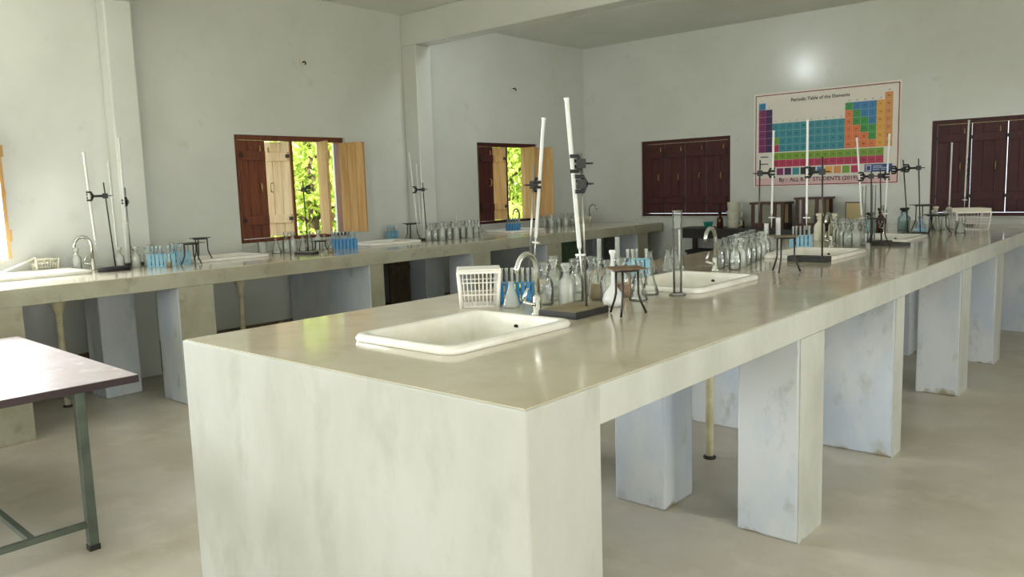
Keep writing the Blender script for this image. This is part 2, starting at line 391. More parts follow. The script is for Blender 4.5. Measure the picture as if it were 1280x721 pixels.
frame_only(10, (LX - 0.1, -3.0), 'x', 0.65, HEAD - SILL, SILL, 'open window in the left wall behind the camera')

# hooks on the left wall
for yy, zz, lb in ((3.385, 2.80, 'small dark wall hook above the nearer open window'), (6.57, 2.77, 'small dark wall hook above the farther open window')):
    t = thing('wall_hook', lb, 'hook', (LX, yy, zz), group='hooks on the left wall')
    MB().cyl((0, 0, 0), (0.014, 0, 0), 0.03, seg=14).build('plate', 'cream_plastic', t)
    MB().tube([(0.012, 0, 0), (0.05, 0, 0), (0.065, 0, -0.012), (0.06, 0, -0.03)], 0.008, 6).build('hook_wire', 'iron_black', t)
t = thing('added_bulb', 'unseen bulb added behind the ceiling beam for the back wall glow', 'lamp', (-3.65, 4.92, 3.20))  # bulb added out of sight to make the glow on the back wall
MB().cyl((0, 0, 0), (0, 0.035, 0), 0.04, seg=16).build('holder', 'bakelite', t)
MB().lathe([(0.012, 0), (0.018, 0.012), (0.03, 0.04), (0.033, 0.06), (0.026, 0.085), (0.008, 0.1)], seg=16).build('bulb', 'lamp_glow', t, (0, 0.03, 0)).rotation_euler = (R(-90), 0, 0)

# ------------------------------------------------------------------ masonry benches
HB, HF = 0.975, 0.862            # bench top, underside of the fascia
SINKS_I = [(0.33, 1.00), (1.98, 2.68), (3.78, 4.48), (5.40, 6.12)]
SINKS_L = [(0.20, 0.98), (1.78, 2.46), (3.58, 4.26), (5.68, 6.34)]
def bench(name, label, x0, x1, y0, y1, sinks, sx, pillars, fascia_sides, m_p, ends, m_f='whitewash'):
    root = thing(name, label, 'lab bench', ((x0 + x1) / 2, y0, 0))
    ox, oy = (x0 + x1) / 2, y0
    hs = [(sx[0] + 0.02, sx[1] - 0.02, a + 0.02, b_ - 0.02) for a, b_ in sinks]
    us = [x0, x1] + [v for h in hs for v in h[:2]]; vs = [y0, y1] + [v for h in hs for v in h[2:]]
    ct = [x0 + 0.004, x1 - 0.004] + us[2:]; cv = [y0 + 0.004, y1] + vs[2:]
    MB().holed(ct, cv, hs, HB - 0.0045, HB, lambda u, v, t: (u - ox, v - oy, t)).build('countertop', 'counter', root)
    MB().holed(us, vs, hs, HB - 0.06, HB - 0.005, lambda u, v, t: (u - ox, v - oy, t)).build('slab', 'grey_render', root)
    for side in fascia_sides:
        xa, xb = (x1 - 0.09, x1 + 0.003) if side == 'right' else (x0 - 0.002, x0 + 0.09)
        MB().box(xa - ox, xb - ox, 0, y1 - oy, HF, HB - 0.0035).build('fascia', m_f, root, bevel=0.004)
    for (a, b_, c, d) in pillars:
        MB().box(a - ox, b_ - ox, c - oy, d - oy, 0, HB - 0.06 if b_ < x1 - 0.05 else HF + 0.001).build('pillar', m_p, root, bevel=0.01)
        if b_ > x1 - 0.05: MB().box(b_ - ox - 0.002, b_ - ox + 0.004, c - oy + 0.004, d - oy - 0.004, 0, HF).build('pillar_render', m_f, root)
    for c, d in ends:
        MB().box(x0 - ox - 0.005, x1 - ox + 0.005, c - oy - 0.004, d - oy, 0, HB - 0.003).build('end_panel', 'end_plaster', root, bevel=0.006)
    return root
isl = []
for c, d in ((1.71, 1.98), (4.53, 4.80), (5.72, 5.96)):
    isl += [(-0.265, 0.0, c, d), (-0.875, -0.605, c - 0.03, d - 0.03), (-1.674, -1.41, c, d)]
isl += [(-1.674, 0.0, 3.02, 3.18), (-1.674, 0.0, 7.32, 7.48)]
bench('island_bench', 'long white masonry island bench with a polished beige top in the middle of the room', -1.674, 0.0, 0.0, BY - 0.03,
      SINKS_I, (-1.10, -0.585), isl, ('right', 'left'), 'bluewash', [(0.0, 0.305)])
lft = []
for c, d in ((0.02, 0.30), (1.30, 1.575), (4.37, 4.635), (7.46, 7.72)):
    lft += [(-4.70, -4.352, c, d), (-5.32, -5.05, c - 0.28 if c > 1 and c < 2 else c, d - 0.28 if c > 1 and c < 2 else d)]
lft += [(-5.60, -4.352, 3.05, 3.21), (-5.60, -4.352, 5.57, 5.84), (-5.60, -4.352, -1.6, -1.4)]
bench('wall_bench', 'long masonry bench with a polished top along the left wall below the open windows', LX + 0.03, -4.35, -1.6, BY - 0.03,
      SINKS_L, (-5.42, -4.95), lft, ('right',), 'bluewash', [], 'grey_render')
for (x, y, z1, lb) in ((-0.777, 2.46, HB - 0.19, 'cream plastic drain pipe standing under the island bench'), (-5.07, 0.75, HB - 0.19, 'cream plastic drain pipe under the wall bench near the table'),
                       (-5.2, 2.28, HB - 0.19, 'thin drain pipe under the wall bench below the nearer window')):
    t = thing('drain_pipe', lb, 'pipe', (x, y, 0), group='drain pipes under the sinks')
    MB().cyl((0, 0, 0.0), (0, 0, z1), 0.022, seg=14).build('tube', 'pvc', t)
    MB().lathe([(0.024, z1 - 0.16), (0.024, z1 - 0.1), (0.05, z1 - 0.02), (0.05, z1)], seg=14).build('trap_cup', 'pvc', t)
    MB().lathe([(0.034, 0.0), (0.034, 0.012), (0.024, 0.016)], seg=14).build('floor_collar', 'iron_black', t)

# ------------------------------------------------------------------ sinks and taps
def rrect(cx, cy, hx, hy, r, z, n=5):
    pts = []
    for (sx, sy, a0) in ((1, 1, 0), (-1, 1, 90), (-1, -1, 180), (1, -1, 270)):
        for i in range(n + 1):
            a = R(a0 + 90 * i / n); pts.append((cx + sx * (hx - r) + r * math.cos(a), cy + sy * (hy - r) + r * math.sin(a), z))
    return pts
def make_sink(label, x0, x1, y0, y1):
    cx, cy = (x0 + x1) / 2, (y0 + y1) / 2; hx, hy = (x1 - x0) / 2, (y1 - y0) / 2
    t = thing('sink', label, 'sink', (cx, cy, HB), group='white ceramic sinks set in the benches')
    rings = [rrect(0, 0, hx, hy, 0.06, 0.001), rrect(0, 0, hx + 0.004, hy + 0.004, 0.062, 0.012), rrect(0, 0, hx - 0.004, hy - 0.004, 0.058, 0.024),
             rrect(0, 0, hx - 0.03, hy - 0.03, 0.05, 0.026), rrect(0, 0, hx - 0.042, hy - 0.045, 0.045, 0.016), rrect(0, 0, hx - 0.055, hy - 0.06, 0.045, -0.08),
             rrect(0, 0, hx - 0.08, hy - 0.09, 0.05, -0.155), rrect(0, 0, 0.03, 0.03, 0.029, -0.165)]
    outer = [rrect(0, 0, 0.03, 0.03, 0.029, -0.18), rrect(0, 0, hx - 0.06, hy - 0.07, 0.05, -0.17), rrect(0, 0, hx - 0.035, hy - 0.04, 0.045, -0.05), rrect(0, 0, hx - 0.03, hy - 0.03, 0.05, 0.0), rings[0]]
    mb = MB(); mb.loops(rings, close1=False); mb.loops(outer, close0=True)
    mb.build('basin', 'ceramic', t)
    MB().cyl((0, 0, -0.168), (0, 0, -0.162), 0.03, seg=14).build('drain_hole', 'drain', t)
    MB().cyl((0, hy - 0.052, -0.022), (0, hy - 0.047, -0.02), 0.011, seg=10).build('overflow_hole', 'drain', t)
    return t
for (a, b_), lb in zip(SINKS_I, ('nearest white ceramic sink in the island bench', 'second white ceramic sink in the island bench behind the tall measuring cylinder',
                                'third white ceramic sink in the island bench behind the black stand base', 'farthest white ceramic sink in the island bench')):
    make_sink(lb, -1.10, -0.585, a, b_)
for (a, b_), lb in zip(SINKS_L, ('white sink at the left edge of the photo in the wall bench', 'white sink in the wall bench just before the nearer open window',
                                'white sink in the wall bench just past the nearer open window', 'white sink in the wall bench below the farther open window')):
    make_sink(lb, -5.42, -4.95, a, b_)
def make_faucet():
    t = thing('faucet', 'tap', 'faucet')
    MB().lathe([(0.026, 0), (0.026, 0.008), (0.019, 0.014), (0.017, 0.075), (0.013, 0.085)], seg=16).build('body', 'chrome', t)
    pts = [(0, 0, 0.08), (0, 0, 0.19)]
    for k in range(1, 12):
        a = math.pi * k / 12 * 1.12
        pts.append((0, -0.062 + 0.062 * math.cos(a), 0.19 + 0.068 * math.sin(a)))
    MB().tube(pts, 0.0115, 12).build('spout', 'chrome', t)
    lv = MB().tube([(0.0, -0.015, 0.045), (-0.02, -0.035, 0.05), (-0.035, -0.05, 0.06)], 0.009, 8).build('valve', 'chrome', t)
    MB().tube([(-0.035, -0.05, 0.06), (-0.03, -0.043, 0.085), (-0.022, -0.033, 0.115)], [0.007, 0.008, 0.006], 8).build('lever', 'chrome', lv)
    return t
fa = make_faucet()
FA = [((-0.87, 1.12), 0, 'chrome swan-neck tap at the nearest island sink'), ((-0.98, 2.93), 0, 'chrome swan-neck tap at the second island sink'),
      ((-0.97, 4.84), 0, 'chrome swan-neck tap at the third island sink'), ((-1.05, 6.5), 0, 'chrome swan-neck tap at the farthest island sink'),
      ((-5.25, 1.09), 0, 'chrome swan-neck tap at the left edge of the photo on the wall bench'),
      ((-5.49, 6.45), 0, 'chrome swan-neck tap in front of the farther open window'), ((-5.45, 7.95), 90, 'chrome swan-neck tap at the far corner of the wall bench')]
for k, ((x, y), rz, lb) in enumerate(FA):
    if k == 0: fa.location = (x, y, HB); tag(fa, lb, 'faucet', 'swan-neck taps on the benches')
    else: clone(fa, (x, y, HB), R(rz), lb, 'swan-neck taps on the benches')

# ------------------------------------------------------------------ retort stands and burettes
def make_stand(label, foot, top, base, base_off=(0, 0), base_rot=0, base_m='iron_black', rod_m='dark_rod', clamps=(), shape='box', top_m=None, group='retort stands'):
    """foot/top: rod ends in the world; base: half sizes + height; clamps: (height along the rod 0..1, target point)"""
    f = Vector(foot); tp = Vector(top)
    t = thing('retort_stand', label, 'retort stand', (f.x, f.y, HB), group=group)
    hx, hy, hz = base
    Mr = Matrix.Translation((base_off[0], base_off[1], 0)) @ Matrix.Rotation(R(base_rot), 4, 'Z')
    if shape == 'box':
        bo = MB().box(-hx, hx, -hy, hy, 0, hz, Mr).build('base', base_m, t, bevel=0.003)
        if top_m: MB().box(-hx + 0.004, hx - 0.004, -hy + 0.004, hy - 0.004, hz, hz + 0.002, Mr).build('base_top', top_m, bo)
    elif shape == 'oval':
        mb = MB(); mb.loops([[Mr @ Vector((hx * s_ * math.cos(2 * math.pi * i / 24), hy * s_ * math.sin(2 * math.pi * i / 24), z)) for i in range(24)] for s_, z in ((1, 0), (1, hz * 0.7), (0.93, hz), (0.1, hz))], close0=True, close1=True)
        mb.build('base', base_m, t)
    else:                                    # flat ring-shaped iron foot with a heavy end
        mb = MB()
        def ring(s_, z): return [Mr @ Vector((hx * s_ * math.cos(2 * math.pi * i / 20), hy * s_ * math.sin(2 * math.pi * i / 20), z)) for i in range(20)]
        mb.loops([ring(1, 0), ring(1, hz), ring(0.62, hz), ring(0.62, 0), ring(1, 0)], smooth=False)
        mb.box(-hx * 1.0, -hx * 0.35, -hy * 0.75, hy * 0.75, 0, hz * 1.4, Mr)
        mb.build('base', base_m, t)
    o = Vector((f.x, f.y, HB))
    MB().cyl((0, 0, hz * 0.5), tp - o, 0.0052, seg=10).build('rod', rod_m, t)
    for h, tgt in clamps:
        p = f.lerp(tp, h) - o; g = Vector(tgt) - o; g.z = p.z
        d = (g - p); ln = d.length; d.normalize(); sd_ = Vector((-d.y, d.x, 0)); up = Vector((0, 0, 1))
        Mx = Matrix((( d.x, sd_.x, 0, p.x), (d.y, sd_.y, 0, p.y), (0, 0, 1, p.z), (0, 0, 0, 1)))
        mb = MB().box(-0.018, 0.020, -0.014, 0.014, -0.019, 0.019, Mx)
        mb.cyl(Mx @ Vector((-0.04, 0, 0)), Mx @ Vector((-0.014, 0, 0)), 0.004, seg=8).box(-0.048, -0.036, -0.012, 0.012, -0.003, 0.003, Mx)
        mb.cyl(Mx @ Vector((0.01, 0, 0)), Mx @ Vector((max(ln - 0.03, 0.02), 0, 0)), 0.009, seg=8)
        cl = mb.build('clamp', 'clamp_metal', t)
        for zz in (-0.03, 0.03):
            pts = [Mx @ Vector((ln - 0.035, 0, 0)), Mx @ Vector((ln - 0.02, 0.012, zz)), Mx @ Vector((ln + 0.012, 0.012, zz))]
            MB().tube(pts, 0.008, 6).build('jaw', 'clamp_metal', cl)
            pts = [Mx @ Vector((ln - 0.035, 0, 0)), Mx @ Vector((ln - 0.02, -0.012, zz * 0.4)), Mx @ Vector((ln + 0.012, -0.012, zz * 0.4))]
            MB().tube(pts, 0.008, 6).build('jaw', 'clamp_metal', cl)
    return t
def make_burette(label, top, bot, r=0.007, m_='glass_frosted', stop='glass_frosted'):
    a = Vector(bot); b_ = Vector(top); d = (b_ - a); ln = d.length
    t = thing('burette', label, 'burette', a, group='burettes clamped to the stands')
    t.rotation_mode = 'QUATERNION'; t.rotation_quaternion = Vector((0, 0, 1)).rotation_difference(d)
    MB().lathe([(r * 0.6, ln * 0.14), (r, ln * 0.155), (r, ln - 0.012), (r * 1.35, ln - 0.004), (r * 1.35, ln)], seg=12).build('tube', m_, t)
    MB().cyl((0, 0, 0), (0, 0, ln * 0.14), r * 0.22, r * 0.5, seg=8).build('tip', m_, t)
    MB().cyl((-0.022, 0, ln * 0.11), (0.018, 0, ln * 0.11), 0.005, seg=8).box(0.016, 0.021, -0.010, 0.010, ln * 0.11 - 0.004, ln * 0.11 + 0.004).build('stopcock', stop, t)
    return t
# near island pair
make_stand('retort stand with a dusty square black base and pale rod on the island', (-0.721, 1.259, HB), (-0.730, 1.253, 1.633), (0.095, 0.115, 0.028), (-0.032, -0.045), 0, 'iron_black', 'steel_rod',
           [(0.935, (-0.757, 1.233, 1.60)), (0.81, (-0.741, 1.245, 1.515))], top_m='dusty_black')
make_burette('tallest burette leaning on the stand beside the nearest tripod', (-0.773, 1.222, 1.854), (-0.735, 1.249, 1.140), 0.0095)
make_stand('retort stand leaning slightly right behind the nearest swan-neck tap', (-1.366, 1.66, HB), (-1.33, 1.688, 1.615), (0.08, 0.10, 0.02), (0.0, 0.06), 20, 'iron_black', 'steel_rod', [(0.84, (-1.315, 1.700, 1.507))])
make_burette('burette leaning right behind the nearest swan-neck tap', (-1.290, 1.722, 1.839), (-1.340, 1.681, 1.150), 0.009)
# middle and far island stands
make_stand('thin retort stand on the island in front of the left edge of the chart', (-1.235, 4.108, HB), (-1.226, 4.111, 1.644), (0.06, 0.05, 0.02), (0, 0.0), 10, clamps=[(0.86, (-1.142, 4.144, 1.6))])
make_burette('burette in front of the left edge of the periodic table chart', (-1.142, 4.144, 1.847), (-1.151, 4.141, 1.158), 0.0075)
make_stand('retort stand on a long black block base by the third island sink', (-0.628, 3.70, HB), (-0.637, 3.698, 1.634), (0.125, 0.05, 0.034), (-0.08, -0.01), 0, clamps=[(0.86, (-0.722, 3.667, 1.6))])
make_burette('burette in front of the middle of the periodic table chart', (-0.722, 3.667, 1.867), (-0.719, 3.668, 1.179), 0.0075)
make_stand('retort stand with a flat ring-shaped iron foot on the far island', (-0.754, 5.09, HB), (-0.761, 5.088, 1.545), (0.14, 0.09, 0.02), (0.14, 0.02), 5, clamps=[(0.93, (-0.838, 5.065, 1.5))], shape='ring')
make_stand('retort stand just behind the ring-footed stand on the far island', (-0.735, 5.30, HB), (-0.758, 5.295, 1.565), (0.06, 0.06, 0.02), (0, 0.02), 0, clamps=[(0.90, (-0.70, 5.305, 1.5))])
make_burette('left burette of the two crossing before the lower right of the chart', (-0.864, 5.057, 1.804), (-0.812, 5.073, 1.107), 0.0075)
make_burette('right burette of the two crossing before the lower right of the chart', (-0.700, 5.31, 1.830), (-0.716, 5.30, 1.132), 0.0075)
make_stand('bare thin retort stand before the right edge of the chart', (-0.80, 6.30, HB), (-0.854, 6.28, 1.642), (0.06, 0.08, 0.02), (0, 0.03), 15, clamps=[(0.87, (-0.93, 6.25, 1.55))])
make_stand('thin retort stand with an empty clamp left of the right-hand red shutters', (-0.674, 6.196, HB), (-0.706, 6.189, 1.646), (0.055, 0.03, 0.034), (0, -0.01), 0, clamps=[(0.88, (-0.80, 6.155, 1.55))])
make_stand('retort stand before the right-hand closed red shutters', (-0.62, 7.66, HB), (-0.61, 7.65, 1.72), (0.06, 0.08, 0.02), (0, 0.03), 0, rod_m='dark_rod', clamps=[(0.86, (-0.578, 7.405, 1.6)), (0.72, (-0.58, 7.405, 1.5))])
make_burette('taller burette before the right-hand closed red shutters', (-0.574, 7.405, 2.015), (-0.584, 7.403, 1.154), 0.0085)
make_burette('shorter burette before the right-hand closed red shutters', (-0.711, 7.398, 1.810), (-0.716, 7.397, 1.10), 0.008)
# wall bench stands
make_stand('retort stand with an oval grey base and fork clamp on the wall bench at left', (-5.035, 1.168, HB), (-5.046, 1.140, 1.636), (0.10, 0.125, 0.026), (0.02, -0.02), 20, 'dark_cloth', 'dark_rod', [(0.85, (-5.087, 1.038, 1.527))], shape='oval')
make_burette('white burette in the fork clamp at the left of the wall bench', (-5.088, 1.035, 1.862), (-5.079, 1.058, 1.102), 0.0095)
make_burette('thin burette leaning against the wall right of the fork clamp', (-5.236, 1.267, 1.793), (-5.234, 1.272, HB + 0.005), 0.006)
make_burette('tall white burette nearest the pilaster on the left of the wall bench', (-5.322, 1.400, 1.991), (-5.324, 1.395, 1.233), 0.0095)
make_stand('second retort stand holding the burette nearest the pilaster', (-5.36, 1.43, HB), (-5.36, 1.43, 1.60), (0.06, 0.08, 0.02), (0, 0.02), 0, rod_m='steel_rod', clamps=[(0.82, (-5.322, 1.40, 1.5))])
make_stand('black retort stand in front of the nearer open window', (-4.806, 2.742, HB), (-4.813, 2.731, 1.62), (0.09, 0.06, 0.022), (0, -0.02), 30, rod_m='iron_black', clamps=[(0.88, (-4.78, 2.77, 1.5))])
make_stand('retort stand between the two open windows', (-5.11, 4.462, HB), (-5.124, 4.446, 1.589), (0.06, 0.08, 0.02), (0, 0), 0, clamps=[(0.88, (-5.19, 4.375, 1.5))])
make_burette('taller burette between the two open windows', (-5.212, 4.351, 1.912), (-5.175, 4.392, 1.081), 0.012)
make_burette('shorter burette between the two open windows', (-5.283, 4.511, 1.79), (-5.269, 4.526, HB + 0.005), 0.009)

# ------------------------------------------------------------------ glassware
def make_bottle(name, prof, fill=None, stopper=True, m_='glass', stop_m='glass', seg=14):
    t = thing(name, 'x', 'bottle')
    MB().lathe(prof, seg=seg).build('body', m_, t)
    r0 = prof[1][0]; zt = prof[-1][1]; rn = prof[-1][0]
    if fill: MB().lathe([(r0 * 0.9, 0.004), (r0 * 0.9, zt * fill[0])], seg=seg).build('contents', fill[1], t)
    if stopper: MB().lathe([(rn * 0.7, zt - 0.008), (rn * 0.75, zt + 0.004), (rn * 1.2, zt + 0.012), (rn * 1.25, zt + 0.022), (rn * 1.0, zt + 0.027)], seg=12).build('stopper', stop_m, t)
    return t
BOT = [(0.030, 0), (0.034, 0.004), (0.034, 0.085), (0.030, 0.1), (0.016, 0.116), (0.0135, 0.122), (0.0135, 0.136), (0.019, 0.139), (0.019, 0.145)]
WIDE = [(0.040, 0), (0.044, 0.005), (0.044, 0.085), (0.038, 0.1), (0.024, 0.112), (0.022, 0.13), (0.027, 0.133), (0.027, 0.14)]
CON = [(0.038, 0), (0.042, 0.006), (0.040, 0.016), (0.018, 0.085), (0.014, 0.095), (0.014, 0.118), (0.018, 0.122)]
VOL = [(0.026, 0), (0.042, 0.008), (0.048, 0.03), (0.040, 0.058), (0.018, 0.085), (0.0085, 0.1), (0.0085, 0.215), (0.012, 0.22)]
BEAK = [(0.030, 0), (0.034, 0.005), (0.034, 0.088), (0.038, 0.092)]
PRO = {}
def proto(key):
    if key in PRO: return PRO[key]
    d = dict(bottle=lambda: make_bottle('reagent_bottle', BOT), bottle_tan=lambda: make_bottle('reagent_bottle', BOT, (0.45, 'tan_fill')),
             bottle_amber=lambda: make_bottle('reagent_bottle', WIDE, (0.42, 'amber_fill'), m_='glass'), bottle_open=lambda: make_bottle('reagent_bottle', BOT, None, False, 'glass_milky'),
             bottle_milky=lambda: make_bottle('reagent_bottle', BOT, None, True, 'glass_milky', 'glass_milky'),
             conical=lambda: make_bottle('conical_flask', CON, None, False), conical_white=lambda: make_bottle('conical_flask', CON, None, False, 'glass_frosted'),
             conical_blue=lambda: make_bottle('conical_flask', CON, (0.3, 'pale_blue_plastic'), False, 'glass_blue'),
             conical_milky=lambda: make_bottle('conical_flask', CON, None, False, 'glass_milky'),
             volumetric=lambda: make_bottle('volumetric_flask', VOL, None, True, 'glass_frosted', 'glass_frosted'), beaker=lambda: make_bottle('beaker', BEAK, None, False, 'glass_milky'),
             bottle_brown=lambda: make_bottle('reagent_bottle', BOT, None, True, 'brown_glass', 'black_plastic'),
             bottle_green=lambda: make_bottle('wash_bottle', WIDE, (0.5, 'green_fill'), True, 'glass_blue', 'black_plastic'),
             bottle_plastic=lambda: make_bottle('plastic_bottle', BOT, None, True, 'cream_plastic', 'cream_plastic'))
    o = d[key](); PRO[key] = o; o['fresh'] = True
    return o
def put(key, x, y, label, cat, group, scale=1.0, z=HB, rz=None):
    p = proto(key); rz = random.uniform(0, 6.28) if rz is None else rz
    if 'fresh' in p.keys():
        del p['fresh']; p.location = (x, y, z); p.rotation_euler = (0, 0, rz); p.scale = (scale,) * 3; tag(p, label, cat, group); return p
    o = clone(p, (x, y, z), rz, label, group, scale); o['category'] = cat
    return o
def make_cylinder(label, x, y, h, r, m_='glass_milky', group='measuring cylinders'):
    t = thing('measuring_cylinder', label, 'measuring cylinder', (x, y, HB), group=group)
    MB().lathe([(r, 0.012), (r, h - 0.006), (r * 1.15, h)], seg=14).build('tube', m_, t)
    MB().lathe([(r * 1.9, 0), (r * 1.9, 0.006), (r * 1.2, 0.014)], seg=8).build('foot', m_, t)
    return t
ORD = ('first', 'second', 'third', 'fourth', 'fifth', 'sixth', 'seventh', 'eighth', 'ninth', 'tenth')
G1 = 'glassware crowded behind the nearest sink'
NA = ('front bottle of the clear stoppered cluster right of the nearest tap', 'right-hand bottle of the clear stoppered cluster right of the nearest tap', 'middle bottle of the clear stoppered cluster right of the nearest tap',
      'rear left bottle of the clear stoppered cluster right of the nearest tap', 'rear right bottle of the clear stoppered cluster right of the nearest tap')
for (x, y, k, s), lbA in zip(((-1.02, 1.36, 'bottle', 1.12), (-0.955, 1.50, 'bottle', 1.15), (-1.07, 1.49, 'bottle', 1.15), (-1.15, 1.60, 'bottle', 1.15), (-1.02, 1.72, 'bottle', 1.1)), NA):
    put(k, x, y, lbA, 'bottle', G1, s)
put('bottle_milky', -0.93, 1.40, 'pale bottle just behind the dusty black stand base', 'bottle', G1, 1.1); put('bottle', -1.12, 1.77, 'clear bottle at the back of the cluster beside the leaning stand', 'bottle', G1, 1.1); put('bottle', -0.83, 1.58, 'clear bottle just behind the white volumetric flask', 'bottle', G1, 1.1)
put('bottle_tan', -0.91, 1.61, 'clear bottle holding tan liquid just left of the tallest burette', 'bottle', G1, 1.15)
put('bottle_amber', -0.87, 1.75, 'wide bottle with brown liquid behind the nearest tripod', 'bottle', G1, 1.1)
put('volumetric', -0.73, 1.47, 'white round volumetric flask with a long neck behind the nearest tripod', 'flask', G1, 1.0)
put('conical_milky', -1.10, 1.22, 'milky conical flask between the blue rack and the nearest tap', 'flask', G1, 0.95)
put('conical', -0.72, 1.66, 'front clear conical flask right of the nearest tripod', 'flask', G1, 1.05); put('conical', -0.78, 1.86, 'middle clear conical flask right of the nearest tripod', 'flask', G1, 1.05)
put('beaker', -1.02, 1.88, 'pale glass beaker between the brown bottle and the pale blue rack', 'beaker', G1, 1.0)
put('conical', -1.0, 2.12, 'rear clear conical flask right of the nearest tripod', 'flask', G1, 1.05); put('conical', -1.14, 2.28, 'clear conical flask just before the pale blue rack', 'flask', G1, 1.05)
make_cylinder('left measuring cylinder of the pair behind the nearest tripod', -1.18, 2.02, 0.25, 0.012)
make_cylinder('right measuring cylinder of the pair behind the nearest tripod', -1.16, 2.16, 0.25, 0.013)
make_cylinder('tall wide measuring cylinder in front of the second island sink', -0.655, 1.90, 0.40, 0.022, 'glass')
make_cylinder('narrow measuring cylinder between the wide cylinder and the second tap', -1.25, 3.0, 0.24, 0.012, 'glass_frosted')
G2 = 'bottles in rows beside the second tap'
for i in range(7):
    for j in range(2):
        put('bottle_milky' if (i + 2 * j) % 4 == 1 else 'bottle', -0.90 - i * 0.035 - j * 0.115, 3.02 + i * 0.155 + j * 0.03,
            'clear bottle, %s in the %s row right of the second tap' % (ORD[i], ('front', 'rear')[j]), 'bottle', G2, 1.05)
for (x, y), nm in zip(((-1.24, 2.62), (-1.20, 2.76), (-1.24, 2.90)), ('left', 'middle', 'right')): put('conical', x, y, nm + ' conical flask between the wide measuring cylinder and the second tap', 'flask', G2, 1.1)
make_cylinder('left pale measuring cylinder beyond the rows of bottles', -1.235, 4.25, 0.21, 0.016, 'glass_frosted')
make_cylinder('right pale measuring cylinder beyond the rows of bottles', -1.175, 4.32, 0.25, 0.018, 'glass_frosted')
put('beaker', -1.27, 4.43, 'small pale beaker among the cylinders beyond the bottle rows', 'beaker', G2, 1.2)
G3 = 'bottles beyond the third island sink'
for i in range(3):
    for j in range(4):
        put('bottle_milky' if (i + j) % 3 == 1 else 'bottle', -0.86 + i * 0.035 - j * 0.08, 4.88 + i * 0.075 + j * 0.15,
            'clear bottle, %s from the left in the %s row right of the third tap' % (ORD[i], ('front', 'second', 'third', 'rear')[j]), 'bottle', G3, 1.1)
make_cylinder('left tall measuring cylinder of the pair beyond the third tap', -0.87, 5.28, 0.46, 0.015, 'glass')
make_cylinder('right tall measuring cylinder of the pair beyond the third tap', -0.83, 5.40, 0.46, 0.015, 'glass')
put('beaker', -0.655, 4.70, 'small jar standing alone before the ring-footed stand', 'jar', G3, 0.5)
t = thing('plastic_tube', 'white plastic tube leaning on the small cream basket at the left edge', 'tube', (-5.5, 0.50, HB))
MB().cyl((0, 0, 0.008), (0, 0.262, 0.108), 0.008, seg=10).build('tube_wall', 'white_plastic', t)
MB().cyl((0, 0.262, 0.108), (0, 0.275, 0.113), 0.011, seg=10).build('end_cap', 'white_plastic', t)
put('bottle_plastic', -1.28, 5.45, 'left pale plastic bottle behind the third tap', 'bottle', G3, 1.35)
put('bottle_plastic', -1.22, 5.62, 'right pale plastic bottle behind the third tap', 'bottle', G3, 1.3)
put('bottle_brown', -1.12, 6.60, 'dark brown bottle with a black cap near the farthest island sink', 'bottle', G3, 1.35)
put('bottle_green', -1.02, 7.0, 'greenish wash bottle with a black cap left of the empty clamps', 'bottle', G3, 1.3)
put('bottle_green', -1.14, 6.35, 'greenish bottle with dark cap left of the brown bottle', 'bottle', G3, 1.2)
G4 = 'glassware at the far end of the island'
put('conical_blue', -0.75, 6.50, 'bluish conical flask behind the small black stand block', 'flask', G4, 1.3)
for (x, y, k), nm in zip(((-0.72, 6.95, 'conical'), (-0.45, 6.62, 'conical'), (-0.80, 7.15, 'bottle_milky'), (-0.68, 7.10, 'bottle_milky'), (-0.50, 6.85, 'beaker'), (-0.92, 6.9, 'beaker')), ('conical flask second', 'conical flask nearest', 'milky bottle farthest', 'milky bottle second', 'beaker nearest', 'beaker farthest')):
    put(k, x, y, nm + ' from the camera left of the far white basket', k.split('_')[0].replace('conical', 'flask'), G4, 1.1)
put('bottle_plastic', -0.88, 7.6, 'cream cylinder standing at the left edge of the right-hand shutters', 'bottle', G4, 1.2)
# wall bench glassware
G5 = 'glassware on the wall bench at left'
for i, (x, y, k) in enumerate(((-5.17, 1.26, 'bottle_milky'), (-5.11, 1.36, 'bottle_milky'), (-5.23, 1.40, 'bottle'), (-5.13, 1.46, 'bottle_milky'), (-5.24, 1.53, 'bottle'), (-5.17, 1.58, 'bottle_milky'), (-5.29, 1.74, 'bottle'))):
    put(k, x, y, 'small clear bottle, %s from the left behind the oval-based stand' % ORD[i], 'bottle', G5, 0.95)
put('bottle_milky', -5.40, 1.03, 'white jar behind the tap at the left edge of the photo', 'jar', G5, 1.0)
put('bottle_tan', -4.86, 1.50, 'small tan bottle below the double tripod on the wall bench', 'bottle', G5, 0.6)
for i in range(8): put(('conical', 'bottle', 'bottle_milky')[i % 3], -5.18 + 0.03 * (i % 2), 2.66 + i * 0.088, 'clear glass piece, %s from the left in the row under the nearer window' % ORD[i], ('flask', 'bottle', 'bottle')[i % 3], 'glassware under the nearer window', 1.1)
put('beaker', -5.28, 2.58, 'pale bluish beaker at the left end under the nearer window', 'beaker', 'glassware under the nearer window', 1.2)
put('bottle_tan', -4.72, 2.92, 'small tan bottle right of the stand before the nearer window', 'bottle', 'glassware under the nearer window', 0.65)
for i in range(7):
    for j in range(2): put('bottle_milky' if (i + j) % 2 else 'bottle', -4.86 - j * 0.12, 4.34 + i * 0.105 + j * 0.03, 'clear bottle, %s in the %s row before the second pilaster' % (ORD[i], ('front', 'rear')[j]), 'bottle', 'bottles before the second pilaster', 1.1)
for i in range(5):
    for j in range(2): put('bottle_milky' if (i + j) % 2 else 'bottle', -5.22 - j * 0.14, 6.62 + i * 0.155 + j * 0.05, 'clear bottle, %s in the %s row under the farther window' % (ORD[i], ('front', 'rear')[j]), 'bottle', 'bottles under the farther window', 1.0)
